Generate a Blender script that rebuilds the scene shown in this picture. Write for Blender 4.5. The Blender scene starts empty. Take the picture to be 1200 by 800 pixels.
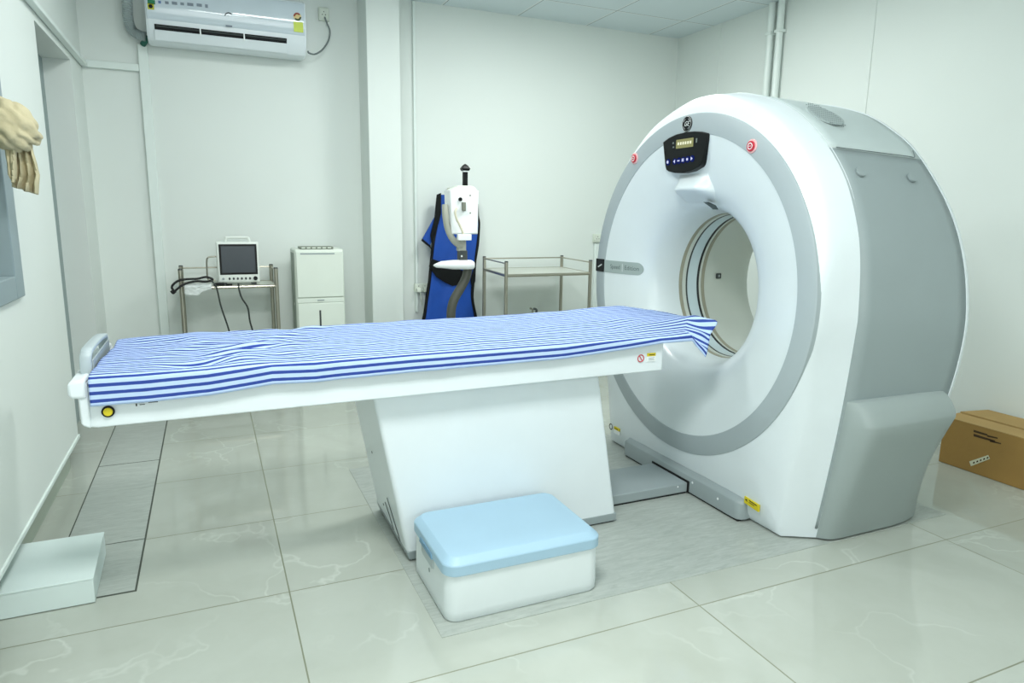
import bpy, bmesh, math, random
from mathutils import Vector, noise
import numpy as np
S = 1.25                       # metres per plan unit (camera height)
C = bpy.context.scene.collection
random.seed(4)

# ------------------------------------------------------------------ camera
F_, YAW, PIT, ROL = 799.172, 0.4177559, 0.1843919, -0.0147553
def cam_axes():
    cy, sy, cp, sp = math.cos(YAW), math.sin(YAW), math.cos(PIT), math.sin(PIT)
    f = np.array([sy*cp, cy*cp, -sp]); rt = np.array([cy, -sy, 0.]); dn = np.cross(f, rt)
    cr, sr = math.cos(ROL), math.sin(ROL)
    return np.array([cr*rt+sr*dn, -sr*rt+cr*dn, f])
MX = cam_axes()
def ray(u, v): return MX.T @ np.array([(u-600)/F_, (v-400)/F_, 1.])
def py(u, v, y):                # site survey: point on a plane y = const
    d = ray(u, v); t = y/d[1]; return (float(d[0]*t), y, float(1+d[2]*t))
def px(u, v, x):
    d = ray(u, v); t = x/d[0]; return (x, float(d[1]*t), float(1+d[2]*t))

# ------------------------------------------------------------------ materials
def lin(c):
    return tuple(((x/255/12.92) if x/255 <= .04045 else ((x/255+.055)/1.055)**2.4) for x in c) + (1,)
MATS = {}
def mat(name, rgb, rough=.5, metal=0., spec=.5, coat=0., bump=0., bscale=60., var=0., vscale=6., alpha=1., trans=0.):
    if name in MATS: return MATS[name]
    m = bpy.data.materials.new(name); m.use_nodes = True
    nt = m.node_tree; b = nt.nodes['Principled BSDF']
    b.inputs['Base Color'].default_value = lin(rgb); b.inputs['Roughness'].default_value = rough
    b.inputs['Metallic'].default_value = metal; b.inputs['Specular IOR Level'].default_value = spec
    b.inputs['Coat Weight'].default_value = coat; b.inputs['Coat Roughness'].default_value = .08
    b.inputs['Alpha'].default_value = alpha; b.inputs['Transmission Weight'].default_value = trans
    tc = nt.nodes.new('ShaderNodeTexCoord')
    nz = nt.nodes.new('ShaderNodeTexNoise'); nz.inputs['Scale'].default_value = vscale; nz.inputs['Detail'].default_value = 4
    nt.links.new(tc.outputs['Object'], nz.inputs['Vector'])
    v = max(var, .015)
    r = nt.nodes.new('ShaderNodeValToRGB'); l = lin(rgb)
    r.color_ramp.elements[0].position = .3; r.color_ramp.elements[1].position = .7
    r.color_ramp.elements[0].color = tuple(x*(1-v) for x in l[:3])+(1,); r.color_ramp.elements[1].color = tuple(min(1, x*(1+v)) for x in l[:3])+(1,)
    nt.links.new(nz.outputs['Fac'], r.inputs['Fac']); nt.links.new(r.outputs['Color'], b.inputs['Base Color'])
    if bump:
        n2 = nt.nodes.new('ShaderNodeTexNoise'); n2.inputs['Scale'].default_value = bscale
        nt.links.new(tc.outputs['Object'], n2.inputs['Vector'])
        bp = nt.nodes.new('ShaderNodeBump'); bp.inputs['Strength'].default_value = bump; bp.inputs['Distance'].default_value = .01
        nt.links.new(n2.outputs['Fac'], bp.inputs['Height']); nt.links.new(bp.outputs['Normal'], b.inputs['Normal'])
    MATS[name] = m; return m

def emit(name, rgb, st):
    m = bpy.data.materials.new(name); m.use_nodes = True; nt = m.node_tree
    nt.nodes.remove(nt.nodes['Principled BSDF']); e = nt.nodes.new('ShaderNodeEmission')
    e.inputs['Color'].default_value = lin(rgb); e.inputs['Strength'].default_value = st
    nt.links.new(e.outputs[0], nt.nodes['Material Output'].inputs[0]); return m

def mathn(nt, op, a, b=None, c=None):
    n = nt.nodes.new('ShaderNodeMath'); n.operation = op
    for i, q in enumerate((a, b, c)):
        if q is None: continue
        if isinstance(q, (int, float)): n.inputs[i].default_value = q
        else: nt.links.new(q, n.inputs[i])
    return n.outputs[0]
def mixc(nt, fac, a, b):
    n = nt.nodes.new('ShaderNodeMix'); n.data_type = 'RGBA'
    for k, q in ((0, fac), (6, a), (7, b)):
        if isinstance(q, (int, float)): n.inputs[k].default_value = q
        elif isinstance(q, tuple): n.inputs[k].default_value = q
        else: nt.links.new(q, n.inputs[k])
    return n.outputs[2]

def gridline(nt, coord, origin, period, half):
    """1 near the lines coord = origin + k*period"""
    a = mathn(nt, 'SUBTRACT', coord, origin*S)
    a = mathn(nt, 'PINGPONG', a, period*S/2)
    return mathn(nt, 'LESS_THAN', a, half*S)

def floor_mat():
    m = bpy.data.materials.new('polished_tile'); m.use_nodes = True; nt = m.node_tree; b = nt.nodes['Principled BSDF']
    ge = nt.nodes.new('ShaderNodeNewGeometry'); sp = nt.nodes.new('ShaderNodeSeparateXYZ'); nt.links.new(ge.outputs['Position'], sp.inputs[0])
    gx = gridline(nt, sp.outputs['X'], .142, .977, .0018); gy = gridline(nt, sp.outputs['Y'], 1.287, .474, .0018)
    g = mathn(nt, 'MAXIMUM', gx, gy)
    # tile id shifts the stone pattern so that veins stop at the joints
    ix = mathn(nt, 'FLOOR', mathn(nt, 'DIVIDE', mathn(nt, 'SUBTRACT', sp.outputs['X'], .142*S), .977*S))
    iy = mathn(nt, 'FLOOR', mathn(nt, 'DIVIDE', mathn(nt, 'SUBTRACT', sp.outputs['Y'], 1.287*S), .474*S))
    cb = nt.nodes.new('ShaderNodeCombineXYZ'); nt.links.new(mathn(nt, 'MULTIPLY', iy, 1.7), cb.inputs[0]); nt.links.new(mathn(nt, 'MULTIPLY', ix, 3.1), cb.inputs[1])
    nt.links.new(mathn(nt, 'ADD', mathn(nt, 'MULTIPLY', iy, 5.3), mathn(nt, 'MULTIPLY', ix, 2.9)), cb.inputs[2])
    va = nt.nodes.new('ShaderNodeVectorMath'); va.operation = 'ADD'; nt.links.new(ge.outputs['Position'], va.inputs[0]); nt.links.new(cb.outputs[0], va.inputs[1])
    wn = nt.nodes.new('ShaderNodeTexNoise'); wn.inputs['Scale'].default_value = 1.6; wn.inputs['Detail'].default_value = 5; nt.links.new(va.outputs[0], wn.inputs['Vector'])
    sc = nt.nodes.new('ShaderNodeVectorMath'); sc.operation = 'SCALE'; sc.inputs['Scale'].default_value = 1.5; nt.links.new(wn.outputs['Color'], sc.inputs[0])
    ad = nt.nodes.new('ShaderNodeVectorMath'); ad.operation = 'ADD'; nt.links.new(va.outputs[0], ad.inputs[0]); nt.links.new(sc.outputs[0], ad.inputs[1])
    vo = nt.nodes.new('ShaderNodeTexVoronoi'); vo.feature = 'DISTANCE_TO_EDGE'; vo.inputs['Scale'].default_value = 1.5; nt.links.new(ad.outputs[0], vo.inputs['Vector'])
    vr = nt.nodes.new('ShaderNodeValToRGB'); vr.color_ramp.elements[0].color = (1, 1, 1, 1); vr.color_ramp.elements[1].color = (0, 0, 0, 1)
    vr.color_ramp.elements[0].position = 0; vr.color_ramp.elements[1].position = .022; nt.links.new(vo.outputs['Distance'], vr.inputs['Fac'])
    mk = nt.nodes.new('ShaderNodeTexNoise'); mk.inputs['Scale'].default_value = 2.3; nt.links.new(va.outputs[0], mk.inputs['Vector'])
    mr = nt.nodes.new('ShaderNodeValToRGB'); mr.color_ramp.elements[0].position = .45; mr.color_ramp.elements[1].position = .68; nt.links.new(mk.outputs['Fac'], mr.inputs['Fac'])
    vein = mathn(nt, 'MULTIPLY', mathn(nt, 'MULTIPLY', vr.outputs[0], mr.outputs[0]), .27)
    cl = nt.nodes.new('ShaderNodeTexNoise'); cl.inputs['Scale'].default_value = 2.2; cl.inputs['Detail'].default_value = 6; nt.links.new(ad.outputs[0], cl.inputs['Vector'])
    base = mixc(nt, cl.outputs['Fac'], lin((166, 171, 160)), lin((188, 194, 186)))
    c1 = mixc(nt, vein, base, lin((228, 236, 228))); c2 = mixc(nt, g, c1, lin((128, 132, 112)))
    nt.links.new(c2, b.inputs['Base Color'])
    nt.links.new(mathn(nt, 'ADD', mathn(nt, 'MULTIPLY', g, .5), .07), b.inputs['Roughness'])
    b.inputs['Specular IOR Level'].default_value = .55
    return m

def ceiling_mat():
    m = bpy.data.materials.new('ceiling_tile'); m.use_nodes = True; nt = m.node_tree; b = nt.nodes['Principled BSDF']
    ge = nt.nodes.new('ShaderNodeNewGeometry'); sp = nt.nodes.new('ShaderNodeSeparateXYZ'); nt.links.new(ge.outputs['Position'], sp.inputs[0])
    gx = gridline(nt, sp.outputs['X'], 1.80, .478, .005); gy = gridline(nt, sp.outputs['Y'], 3.70, .478, .005)
    g = mathn(nt, 'MAXIMUM', gx, gy)
    gx2 = gridline(nt, sp.outputs['X'], 1.807, .478, .0022); gy2 = gridline(nt, sp.outputs['Y'], 3.693, .478, .0022)
    g2 = mathn(nt, 'MAXIMUM', gx2, gy2)
    c1 = mixc(nt, g, lin((212, 224, 228)), lin((228, 234, 234))); c2 = mixc(nt, g2, c1, lin((120, 136, 140)))
    nt.links.new(c2, b.inputs['Base Color']); b.inputs['Roughness'].default_value = .7
    return m

def stone_mat():
    m = bpy.data.materials.new('brushed_stone'); m.use_nodes = True; nt = m.node_tree; b = nt.nodes['Principled BSDF']
    tc = nt.nodes.new('ShaderNodeNewGeometry'); mp = nt.nodes.new('ShaderNodeMapping'); mp.inputs['Rotation'].default_value = (0, 0, .5); mp.inputs['Scale'].default_value = (6, 34, 6)
    nt.links.new(tc.outputs['Position'], mp.inputs['Vector'])
    n = nt.nodes.new('ShaderNodeTexNoise'); n.inputs['Scale'].default_value = 1.6; n.inputs['Detail'].default_value = 9; n.inputs['Roughness'].default_value = .7; n.inputs['Distortion'].default_value = 1.2; nt.links.new(mp.outputs[0], n.inputs['Vector'])
    f = nt.nodes.new('ShaderNodeTexNoise'); f.inputs['Scale'].default_value = 2.5; nt.links.new(tc.outputs['Position'], f.inputs['Vector'])
    r = nt.nodes.new('ShaderNodeValToRGB'); r.color_ramp.elements[0].position = .32; r.color_ramp.elements[1].position = .66
    r.color_ramp.elements[0].color = lin((152, 159, 153)); r.color_ramp.elements[1].color = lin((184, 190, 184)); nt.links.new(n.outputs['Fac'], r.inputs['Fac'])
    c = mixc(nt, mathn(nt, 'MULTIPLY', f.outputs['Fac'], .5), r.outputs[0], lin((172, 180, 174)))
    nt.links.new(c, b.inputs['Base Color']); b.inputs['Roughness'].default_value = .32
    return m

def stripe_mat():
    m = bpy.data.materials.new('striped_cotton'); m.use_nodes = True; nt = m.node_tree; b = nt.nodes['Principled BSDF']
    uv = nt.nodes.new('ShaderNodeUVMap'); sp = nt.nodes.new('ShaderNodeSeparateXYZ'); nt.links.new(uv.outputs[0], sp.inputs[0])
    # v runs across the cloth, one unit per stripe
    nz = nt.nodes.new('ShaderNodeTexNoise'); nz.inputs['Scale'].default_value = 14; nt.links.new(uv.outputs[0], nz.inputs['Vector'])
    v = mathn(nt, 'ADD', sp.outputs['Y'], mathn(nt, 'MULTIPLY', nz.outputs['Fac'], .06))
    fr = mathn(nt, 'PINGPONG', v, .5)
    mr = nt.nodes.new('ShaderNodeMapRange'); mr.inputs['From Min'].default_value = .205; mr.inputs['From Max'].default_value = .235; nt.links.new(fr, mr.inputs['Value'])
    c = mixc(nt, mr.outputs[0], lin((54, 74, 148)), lin((182, 204, 240)))
    nt.links.new(c, b.inputs['Base Color']); b.inputs['Roughness'].default_value = .9; b.inputs['Specular IOR Level'].default_value = .15
    return m

# ------------------------------------------------------------------ mesh builder
class G:
    def __init__(s): s.v = []; s.f = []; s.uv = None
    def add(s, vs, fs):
        o = len(s.v); s.v += [tuple(float(c) for c in p) for p in vs]; s.f += [tuple(i+o for i in f) for f in fs]; return s
    def box(s, x0, x1, y0, y1, z0, z1):
        vs = [(x, y, z) for z in (z0, z1) for y in (y0, y1) for x in (x0, x1)]
        return s.add(vs, [(0, 2, 3, 1), (4, 5, 7, 6), (0, 1, 5, 4), (2, 6, 7, 3), (0, 4, 6, 2), (1, 3, 7, 5)])
    def hexa(s, b, t):       # 4 bottom + 4 top, same winding (counter-clockwise from above)
        return s.add(list(b)+list(t), [(3, 2, 1, 0), (4, 5, 6, 7)]+[(i, (i+1) % 4, 4+(i+1) % 4, 4+i) for i in range(4)])
    def prism(s, pts, axis, a0, a1):   # polygon in the other two axes, extruded along axis
        def mk(p, a):
            return {'x': (a, p[0], p[1]), 'y': (p[0], a, p[1]), 'z': (p[0], p[1], a)}[axis]
        n = len(pts)
        return s.add([mk(p, a0) for p in pts]+[mk(p, a1) for p in pts], [tuple(range(n))[::-1], tuple(range(n, 2*n))]+[(i, (i+1) % n, n+(i+1) % n, n+i) for i in range(n)])
    def rings(s, loops, closed=True, cap0=False, cap1=False):
        n = len(loops[0]); o = len(s.v); s.v += [tuple(float(c) for c in p) for l in loops for p in l]
        m = n if closed else n-1
        for k in range(len(loops)-1):
            for i in range(m):
                a = o+k*n+i; b = o+k*n+(i+1) % n; s.f.append((a, b, b+n, a+n))
        if cap0: s.f.append(tuple(range(o, o+n))[::-1])
        if cap1: s.f.append(tuple(range(o+(len(loops)-1)*n, o+len(loops)*n)))
        return s
    def tube(s, pts, r, n=12, cap=True, smooth=0):
        P = [Vector(p) for p in pts]
        if smooth: P = catmull(P, smooth)
        rr = r if isinstance(r, (list, tuple)) else [r]*len(P)
        if len(rr) != len(P): rr = [rr[0]+(rr[-1]-rr[0])*i/(len(P)-1) for i in range(len(P))]
        up = None; L = []
        for i, p in enumerate(P):
            t = (P[min(i+1, len(P)-1)]-P[max(i-1, 0)]).normalized()
            if up is None: up = Vector((0, 0, 1)) if abs(t.z) < .9 else Vector((1, 0, 0))
            a = t.cross(up).normalized(); up = a.cross(t).normalized()
            L.append([p+a*math.cos(2*math.pi*k/n)*rr[i]+up*math.sin(2*math.pi*k/n)*rr[i] for k in range(n)])
        return s.rings(L, True, cap, cap)
    def lathe(s, prof, axis, c, n=96):  # prof: (along, radius)
        L = []
        for a, r in prof:
            l = []
            for k in range(n):
                q = 2*math.pi*k/n; e, g = r*math.cos(q), r*math.sin(q)
                l.append({'x': (a, c[0]+e, c[1]+g), 'y': (c[0]+e, a, c[1]+g), 'z': (c[0]+e, c[1]+g, a)}[axis])
            L.append(l)
        s.rings(L, True, prof[0][1] > 1e-6 and False, False); return s
    def disc(s, c, nrm, r, t, n=32, sx=1., up=(0, 0, 1)):     # coin: centre of base, normal, radius, thickness
        nv = Vector(nrm).normalized(); u = Vector(up); a = nv.cross(u).normalized(); u = a.cross(nv); c = Vector(c)
        l = lambda h, q: [c+nv*h+a*math.cos(2*math.pi*k/n)*q*sx+u*math.sin(2*math.pi*k/n)*q for k in range(n)]
        return s.rings([l(0, r), l(t*.8, r), l(t, r*.94)], True, True, True)
    def build(s, name, m, parent=None, origin=None, smooth=30, bevel=0, seg=2, tags=None, solid=0, sub=0):
        o3 = Vector(origin if origin is not None else (parent['_o'] if parent is not None else (0, 0, 0)))
        me = bpy.data.meshes.new(name)
        me.from_pydata([tuple((Vector(p)-o3)*S) for p in s.v], [], s.f); me.validate()
        bm = bmesh.new(); bm.from_mesh(me); bmesh.ops.recalc_face_normals(bm, faces=bm.faces); bm.to_mesh(me); bm.free()
        if s.uv:
            ul = me.uv_layers.new(name='UVMap')
            for lp in me.loops: ul.data[lp.index].uv = s.uv[lp.vertex_index]
        if smooth is not None:
            for p in me.polygons: p.use_smooth = True
            me.set_sharp_from_angle(angle=math.radians(smooth))
        me.materials.append(m)
        ob = bpy.data.objects.new(name, me); C.objects.link(ob); ob['_o'] = tuple(o3)
        if parent is not None: ob.parent = parent
        else: ob.location = o3*S
        if solid:
            q = ob.modifiers.new('s', 'SOLIDIFY'); q.thickness = solid*S; q.offset = 0
        if bevel:
            q = ob.modifiers.new('b', 'BEVEL'); q.width = bevel*S; q.segments = seg; q.limit_method = 'ANGLE'; q.angle_limit = math.radians(35); q.harden_normals = False
        if sub:
            q = ob.modifiers.new('d', 'SUBSURF'); q.levels = sub; q.render_levels = sub
        if tags: tag(ob, *tags)
        return ob

def catmull(P, n):
    out = []
    for i in range(len(P)-1):
        a, b, c, d = P[max(i-1, 0)], P[i], P[i+1], P[min(i+2, len(P)-1)]
        for k in range(n):
            t = k/n; out.append(.5*((2*b)+(c-a)*t+(2*a-5*b+4*c-d)*t*t+(3*b-a-3*c+d)*t**3))
    out.append(P[-1].copy()); return out

def tag(o, label, cat, group=None):
    o['label'] = label; o['category'] = cat
    if group: o['group'] = group
def thing(name, label, cat, o=(0, 0, 0), group=None):
    e = bpy.data.objects.new(name, None); C.objects.link(e); e.empty_display_size = .1
    e.location = Vector(o)*S; e['_o'] = tuple(o); tag(e, label, cat, group); return e
def struct(name, g, m, **k):
    o = g.build(name, m, **k)
    if o.parent is None: o['kind'] = 'structure'
    return o
def lettering(txt, c, right, up, size, m, parent, name='lettering', depth=.0006, shear=0., align='CENTER', extra=0.):
    cu = bpy.data.curves.new('t', 'FONT'); cu.body = txt; cu.size = 1; cu.align_x = align; cu.align_y = 'CENTER'; cu.shear = shear; cu.offset = extra
    ob = bpy.data.objects.new('t', cu); C.objects.link(ob); dg = bpy.context.evaluated_depsgraph_get(); dg.update()
    me = bpy.data.meshes.new_from_object(ob.evaluated_get(dg)); R = Vector(right).normalized(); U = Vector(up).normalized(); N = R.cross(U)
    g = G(); g.add([Vector(c)+R*v.co.x*size+U*v.co.y*size+N*depth for v in me.vertices], [tuple(p.vertices) for p in me.polygons])
    bpy.data.objects.remove(ob); bpy.data.curves.remove(cu); bpy.data.meshes.remove(me)
    return g.build(name, m, parent, smooth=None)
def dup(root, shift, label=None, group=None):
    r = root.copy(); C.objects.link(r); r.location = root.location+Vector(shift)*S
    if label: r['label'] = label
    if group: r['group'] = group
    for ch in list(root.children):
        c = ch.copy(); C.objects.link(c); c.parent = r
        for q in list(ch.children):
            d = q.copy(); C.objects.link(d); d.parent = c
    return r

# ------------------------------------------------------------------ palette
WALL = mat('wall_paint', (221, 228, 224), .55, bump=.03, bscale=25, var=.01, vscale=1.2)
PVC = mat('pvc_white', (222, 232, 228), .4)
SKIRT = mat('skirting_tile', (158, 170, 156), .3, var=.05)
GWHITE = mat('moulded_white', (226, 234, 238), .3, coat=.15)
GFACE = mat('moulded_face_white', (222, 231, 234), .28, coat=.2)
GRING = mat('moulded_ring_grey', (168, 179, 183), .42)
GSIDE = mat('moulded_side_grey', (148, 160, 162), .4)
GTOP = mat('moulded_pale_grey', (193, 205, 205), .42)
GFOOT = mat('moulded_foot_grey', (154, 165, 164), .42)
GBAR = mat('moulded_base_grey', (150, 161, 163), .4)
BLACK = mat('black_plastic', (9, 12, 13), .4, spec=.25)
RUBBER = mat('black_rubber', (20, 22, 22), .7)
DARK = mat('dark_grey', (60, 66, 66), .5)
TAN = mat('tan_seal', (160, 158, 140), .5)
BWHITE = mat('bore_white', (206, 212, 204), .4)
WINDOWG = mat('scan_window_film', (205, 222, 228), .15, coat=.4)
STEEL = mat('stainless_steel', (176, 172, 158), .28, metal=.9, var=.04)
STEELW = mat('steel_tray', (205, 208, 198), .35, metal=.4)
BLUEL = mat('sky_blue_plastic', (164, 196, 216), .42, bump=.08, bscale=300)
STOOLW = mat('stool_white', (224, 232, 234), .38)
BLUEA = mat('apron_blue', (5, 70, 162), .65, bump=.15, bscale=40, var=.1)
YEL = mat('warning_yellow', (214, 196, 30), .5)
RED = mat('signal_red', (200, 42, 62), .4)
PINK = mat('halo_pink', (240, 190, 192), .4)
WHITE = mat('clean_white', (238, 242, 242), .4)
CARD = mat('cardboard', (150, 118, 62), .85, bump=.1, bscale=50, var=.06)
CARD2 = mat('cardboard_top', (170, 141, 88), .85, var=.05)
INK = mat('brown_ink', (62, 44, 20), .8)
TAPE = mat('packing_label', (200, 202, 176), .6)
CLOTH = mat('beige_cloth', (196, 186, 152), .9, bump=.3, bscale=70, var=.08, vscale=20)
FRAMEG = mat('window_frame_grey', (140, 156, 160), .45)
IVORY = mat('ivory_plastic', (214, 222, 210), .45)
GREYH = mat('hose_grey', (120, 124, 112), .55)
CORD = mat('cord_dark', (44, 50, 48), .6)
STRIPE = stripe_mat()

# ================================================================== ROOM
XL, XR, YB, YF, ZC = -.51, 3.0, 4.05, -1.7, 2.185
struct('floor', G().box(-1.3, XR+.1, YF-.1, YB+.1, -.1, 0), floor_mat())
struct('ceiling', G().box(-1.3, XR+.1, YF-.1, YB+.1, ZC, ZC+.05), ceiling_mat())
struct('wall_back', G().box(XL-.02, XR+.1, YB, YB+.1, 0, ZC), WALL)
struct('wall_right', G().box(XR, XR+.1, YF, YB, 0, ZC), WALL)
struct('wall_front', G().box(-1.3, XR+.1, YF-.1, YF, 0, ZC), WALL)
# left wall with window hole (y .9-2.3) and doorway (y 3.01-3.71)
wy0, wy1, wz0, wz1 = .95, 2.305, .805, 1.62
g = G()
g.box(XL-.09, XL, YF, wy0, .127, ZC); g.box(XL-.09, XL, wy1, 3.012, .127, ZC)
g.box(XL-.09, XL, wy0, wy1, .127, wz0); g.box(XL-.09, XL, wy0, wy1, wz1, ZC)
g.box(XL-.5, XL, 3.012, 3.715, 1.643, ZC)
struct('wall_left', g, WALL)
g = G(); g.box(-1.25, XL, 3.715, YB+.1, 0, ZC)
struct('wall_doorway', g, WALL)
struct('wall_outer', G().box(-1.3, -1.25, YF, YB, 0, ZC), WALL)
struct('baseboard_left', G().box(XL-.09, XL-.035, YF, 3.005, 0, .127), SKIRT)
struct('trim_1', G().box(XL-.03, XL+.006, YF, 3.014, .119, .132), PVC, bevel=.002)
# door jamb profile in the opening, its shadow put into the grey
struct('trim_2', G().box(-.645, -.615, 3.60, 3.715, 0, 1.643), mat('jamb_shadow_grey', (140, 156, 156), .5), bevel=.003)
# observation window
struct('window_1', G().box(XL-.07, XL+.012, 2.30, 2.39, .745, 1.70).box(XL-.07, XL+.012, .86, .96, .745, 1.70).box(XL-.07, XL+.012, .96, 2.30, .745, .81).box(XL-.07, XL+.012, .96, 2.30, 1.62, 1.70), FRAMEG, bevel=.003)
w = bpy.data.objects['window_1']
G().box(XL-.05, XL-.044, .95, 2.31, .80, 1.63).build('pane', mat('leaded_glass', (150, 170, 160), .06, trans=.5), w)
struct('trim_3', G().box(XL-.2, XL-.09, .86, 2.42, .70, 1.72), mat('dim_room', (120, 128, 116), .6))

# grey stone slabs let into the tiles: field under the scanner, strip along the left
STONE = stone_mat(); GAP = mat('joint_dark', (74, 80, 72), .8)
struct('trim_4', G().box(.455, 2.277, 1.412, 2.592, -.02, .0015), STONE)
g = G(); xs = (-.4495, -.2325)
for y0, y1 in ((1.925, 2.238), (2.243, 2.977), (2.983, 3.58)): g.box(xs[0]+.003, xs[1]-.003, y0, y1, -.02, .001)
struct('trim_5', g, STONE)
struct('trim_6', G().box(xs[0]-.001, xs[1]+.002, 1.918, 3.585, -.02, .0006), GAP)

# pillar on the back wall
struct('wall_pillar', G().box(.832, 1.012, 3.83, YB, 0, ZC), WALL, bevel=.004)

# ================================================================== CT SCANNER GANTRY
CY, XF, XB, XR2, ZB = 2.0, 1.56, 1.705, 2.10, .748
gan = thing('scanner_gantry', 'large white and grey ring-shaped body scanner standing at the end of the couch', 'medical scanner', (1.85, CY, 0))
FP = [(0, 1.423), (.11, 1.413), (.29, 1.351), (.425, 1.253), (.531, 1.126), (.592, .99), (.617, .883), (.629, .75), (.629, .68), (.61, .43), (.585, .215), (.555, .008)]
RP = [(0, 1.418), (.106, 1.402), (.261, 1.350), (.389, 1.271), (.453, 1.214), (.528, 1.122), (.593, 1.022), (.643, .907), (.673, .783), (.683, .648), (.660, .46), (.60, .215), (.545, .008)]
def half(P, n=60, nb=12):
    Q = catmull([Vector((-P[1][0], P[1][1], 0))]+[Vector((a, b, 0)) for a, b in P], 24)[24:]
    L = [0]
    for a, b in zip(Q, Q[1:]): L.append(L[-1]+(b-a).length)
    out = []
    for k in range(n+1):
        t = L[-1]*k/n; j = max(i for i in range(len(L)) if L[i] <= t+1e-9); j = min(j, len(Q)-2)
        w_ = (t-L[j])/(L[j+1]-L[j]); q = Q[j]+(Q[j+1]-Q[j])*w_; out.append((q.x, q.y))
    d, z = out[-1]
    return out+[(d*(1-k/nb), z) for k in range(1, nb+1)]
def full(h):    # h: from top centre round the camera side to bottom centre
    return [(-d, z) for d, z in h]+[(d, z) for d, z in h[-2:0:-1]]
hB, hR = half(FP), half(RP)
def ringpt(d, z, r): a = math.atan2(z-ZB, d); return (r*math.cos(a), ZB+r*math.sin(a))
def inset(d, z):
    k = max(0, 1-z/.9); i = .010+.045*min(1, k*1.3); s = (abs(d)-i)/max(abs(d), 1e-6) if abs(d) > i else 1
    dd = d*(s if z > .02 else (1-i/.555)); zz = z-.012*max(0, (z-ZB)/.675)
    return (dd, zz)
def L3(P, x): return [(x, CY+d, z) for d, z in P]
B = full(hB); RR = full(hR); n_ = len(B)
S0 = [ringpt(d, z, .599) for d, z in B]; M0 = [inset(d, z) for d, z in B]
def mixl(A, Bq, t): return [(a[0]+(b[0]-a[0])*t, a[1]+(b[1]-a[1])*t) for a, b in zip(A, Bq)]
loops = [L3(S0, XF), L3(mixl(S0, M0, .3), XF+.009), L3(mixl(S0, M0, .65), XF+.021), L3(mixl(S0, M0, .9), XF+.034), L3(mixl(M0, B, .08), XF+.048), L3(mixl(M0, B, .4), XF+.085), L3(mixl(M0, B, .8), XF+.122), L3(B, XB)]
g = G().rings(loops)
g.rings([L3(B, XB), L3(mixl(B, [(0, ZB)]*n_, .03), XB+.002)])
g.build('front_cover', GWHITE, gan, smooth=50)
# grey side and top panels between the two covers
SH = [(d*.995, ZB+(z-ZB)*.995) for d, z in B]; RH = [(d*.992, ZB+(z-ZB)*.992) for d, z in RR]
def panel(name, sel, m):
    idx = [i for i in range(n_) if sel(B[i])]
    # consecutive run
    st = next(i for i in idx if (i-1) % n_ not in idx); run = []; i = st
    while i in idx: run.append(i); i = (i+1) % n_
    st_ = [L3([SH[i] for i in run], XB-.01)]
    for k in range(1, 11): st_.append(L3([mixl(SH, RH, k/10)[i] for i in run], XB+(XR2-XB)*k/10))
    return G().rings(st_, closed=False).build(name, m, gan, smooth=50, solid=.006)
panel('top_panel', lambda p: p[1] > 1.205, GTOP)
panel('side_panel', lambda p: p[1] <= 1.222 and p[1] > .01 and p[0] < 0, GSIDE)
panel('side_panel', lambda p: p[1] <= 1.222 and p[1] > .01 and p[0] > 0, GSIDE)
# rear cover with rear bore flare
RO = [(d*1.0, ZB+(z-ZB)*1.0) for d, z in RR]; RI = [(d*.97, ZB+(z-ZB)*.97) for d, z in RR]; RC = [ringpt(d, z, .33) for d, z in RR]
g = G().rings([L3(mixl(RO, RI, .8), XR2-.006), L3(RO, XR2-.004), L3(RO, XR2+.004), L3(mixl(RO, RI, .25), XR2+.014), L3(RI, XR2+.022), L3(mixl(RI, RC, .95), XR2+.034), L3(RC, XR2+.034)])
g.build('rear_cover', GWHITE, gan, smooth=50)
# ring, dished face, bore
c_ = (CY, ZB)
G().lathe([(XF+.012, .6035), (XF-.002, .602), (XF-.005, .597), (XF-.006, .534), (XF+.002, .530)], 'x', c_, 160).build('trim_ring', GRING, gan, smooth=40)
fp = [(XF-.004, .534), (XF-.003, .52), (XF+.003, .47), (XF+.013, .42), (XF+.027, .37), (XF+.043, .335), (XF+.062, .308), (XF+.085, .290), (XF+.115, .279), (XF+.15, .272), (1.748, .268)]
P_ = [(v.x, v.y) for v in catmull([Vector((a, b, 0)) for a, b in fp], 4)]
G().lathe(P_, 'x', c_, 160).build('dished_face', GFACE, gan, smooth=60)
for nm, a, b, r0, m in (('seal_ring', 1.747, 1.764, .2665, TAN), ('bore_liner', 1.763, 1.781, .2655, BWHITE), ('seal_ring', 1.78, 1.788, .2645, DARK), ('scan_window', 1.787, 1.836, .2655, WINDOWG),
                        ('seal_ring', 1.835, 1.846, .2642, mat('slot_black', (30, 34, 36), .4)), ('bore_liner', 1.845, 1.858, .2655, BWHITE), ('seal_ring', 1.857, 1.874, .2645, TAN)):
    G().lathe([(a, r0+.004), (a+.001, r0), (b-.001, r0), (b, r0+.004)], 'x', c_, 160).build(nm, m, gan, smooth=40)
G().lathe([(1.873, .269), (1.95, .268), (2.04, .268), (2.09, .270), (2.115, .279), (2.134, .300), (2.137, .333)], 'x', c_, 160).build('bore_liner', BWHITE, gan, smooth=60)
# positioning light window on the far wall of the bore
g = G(); cx_, ang = 1.945, math.radians(2)
for sx_ in (0,):
    y_ = CY+.264; g.box(cx_-.012, cx_+.014, y_-.004, y_+.003, ZB-.0, ZB+.022)
lw = g.build('light_port', DARK, gan, bevel=.004, seg=3)
G().box(cx_-.004, cx_+.004, y_-.006, y_-.003, ZB+.006, ZB+.016).build('lens', mat('lens_grey', (150, 158, 158), .2), lw)
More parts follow.
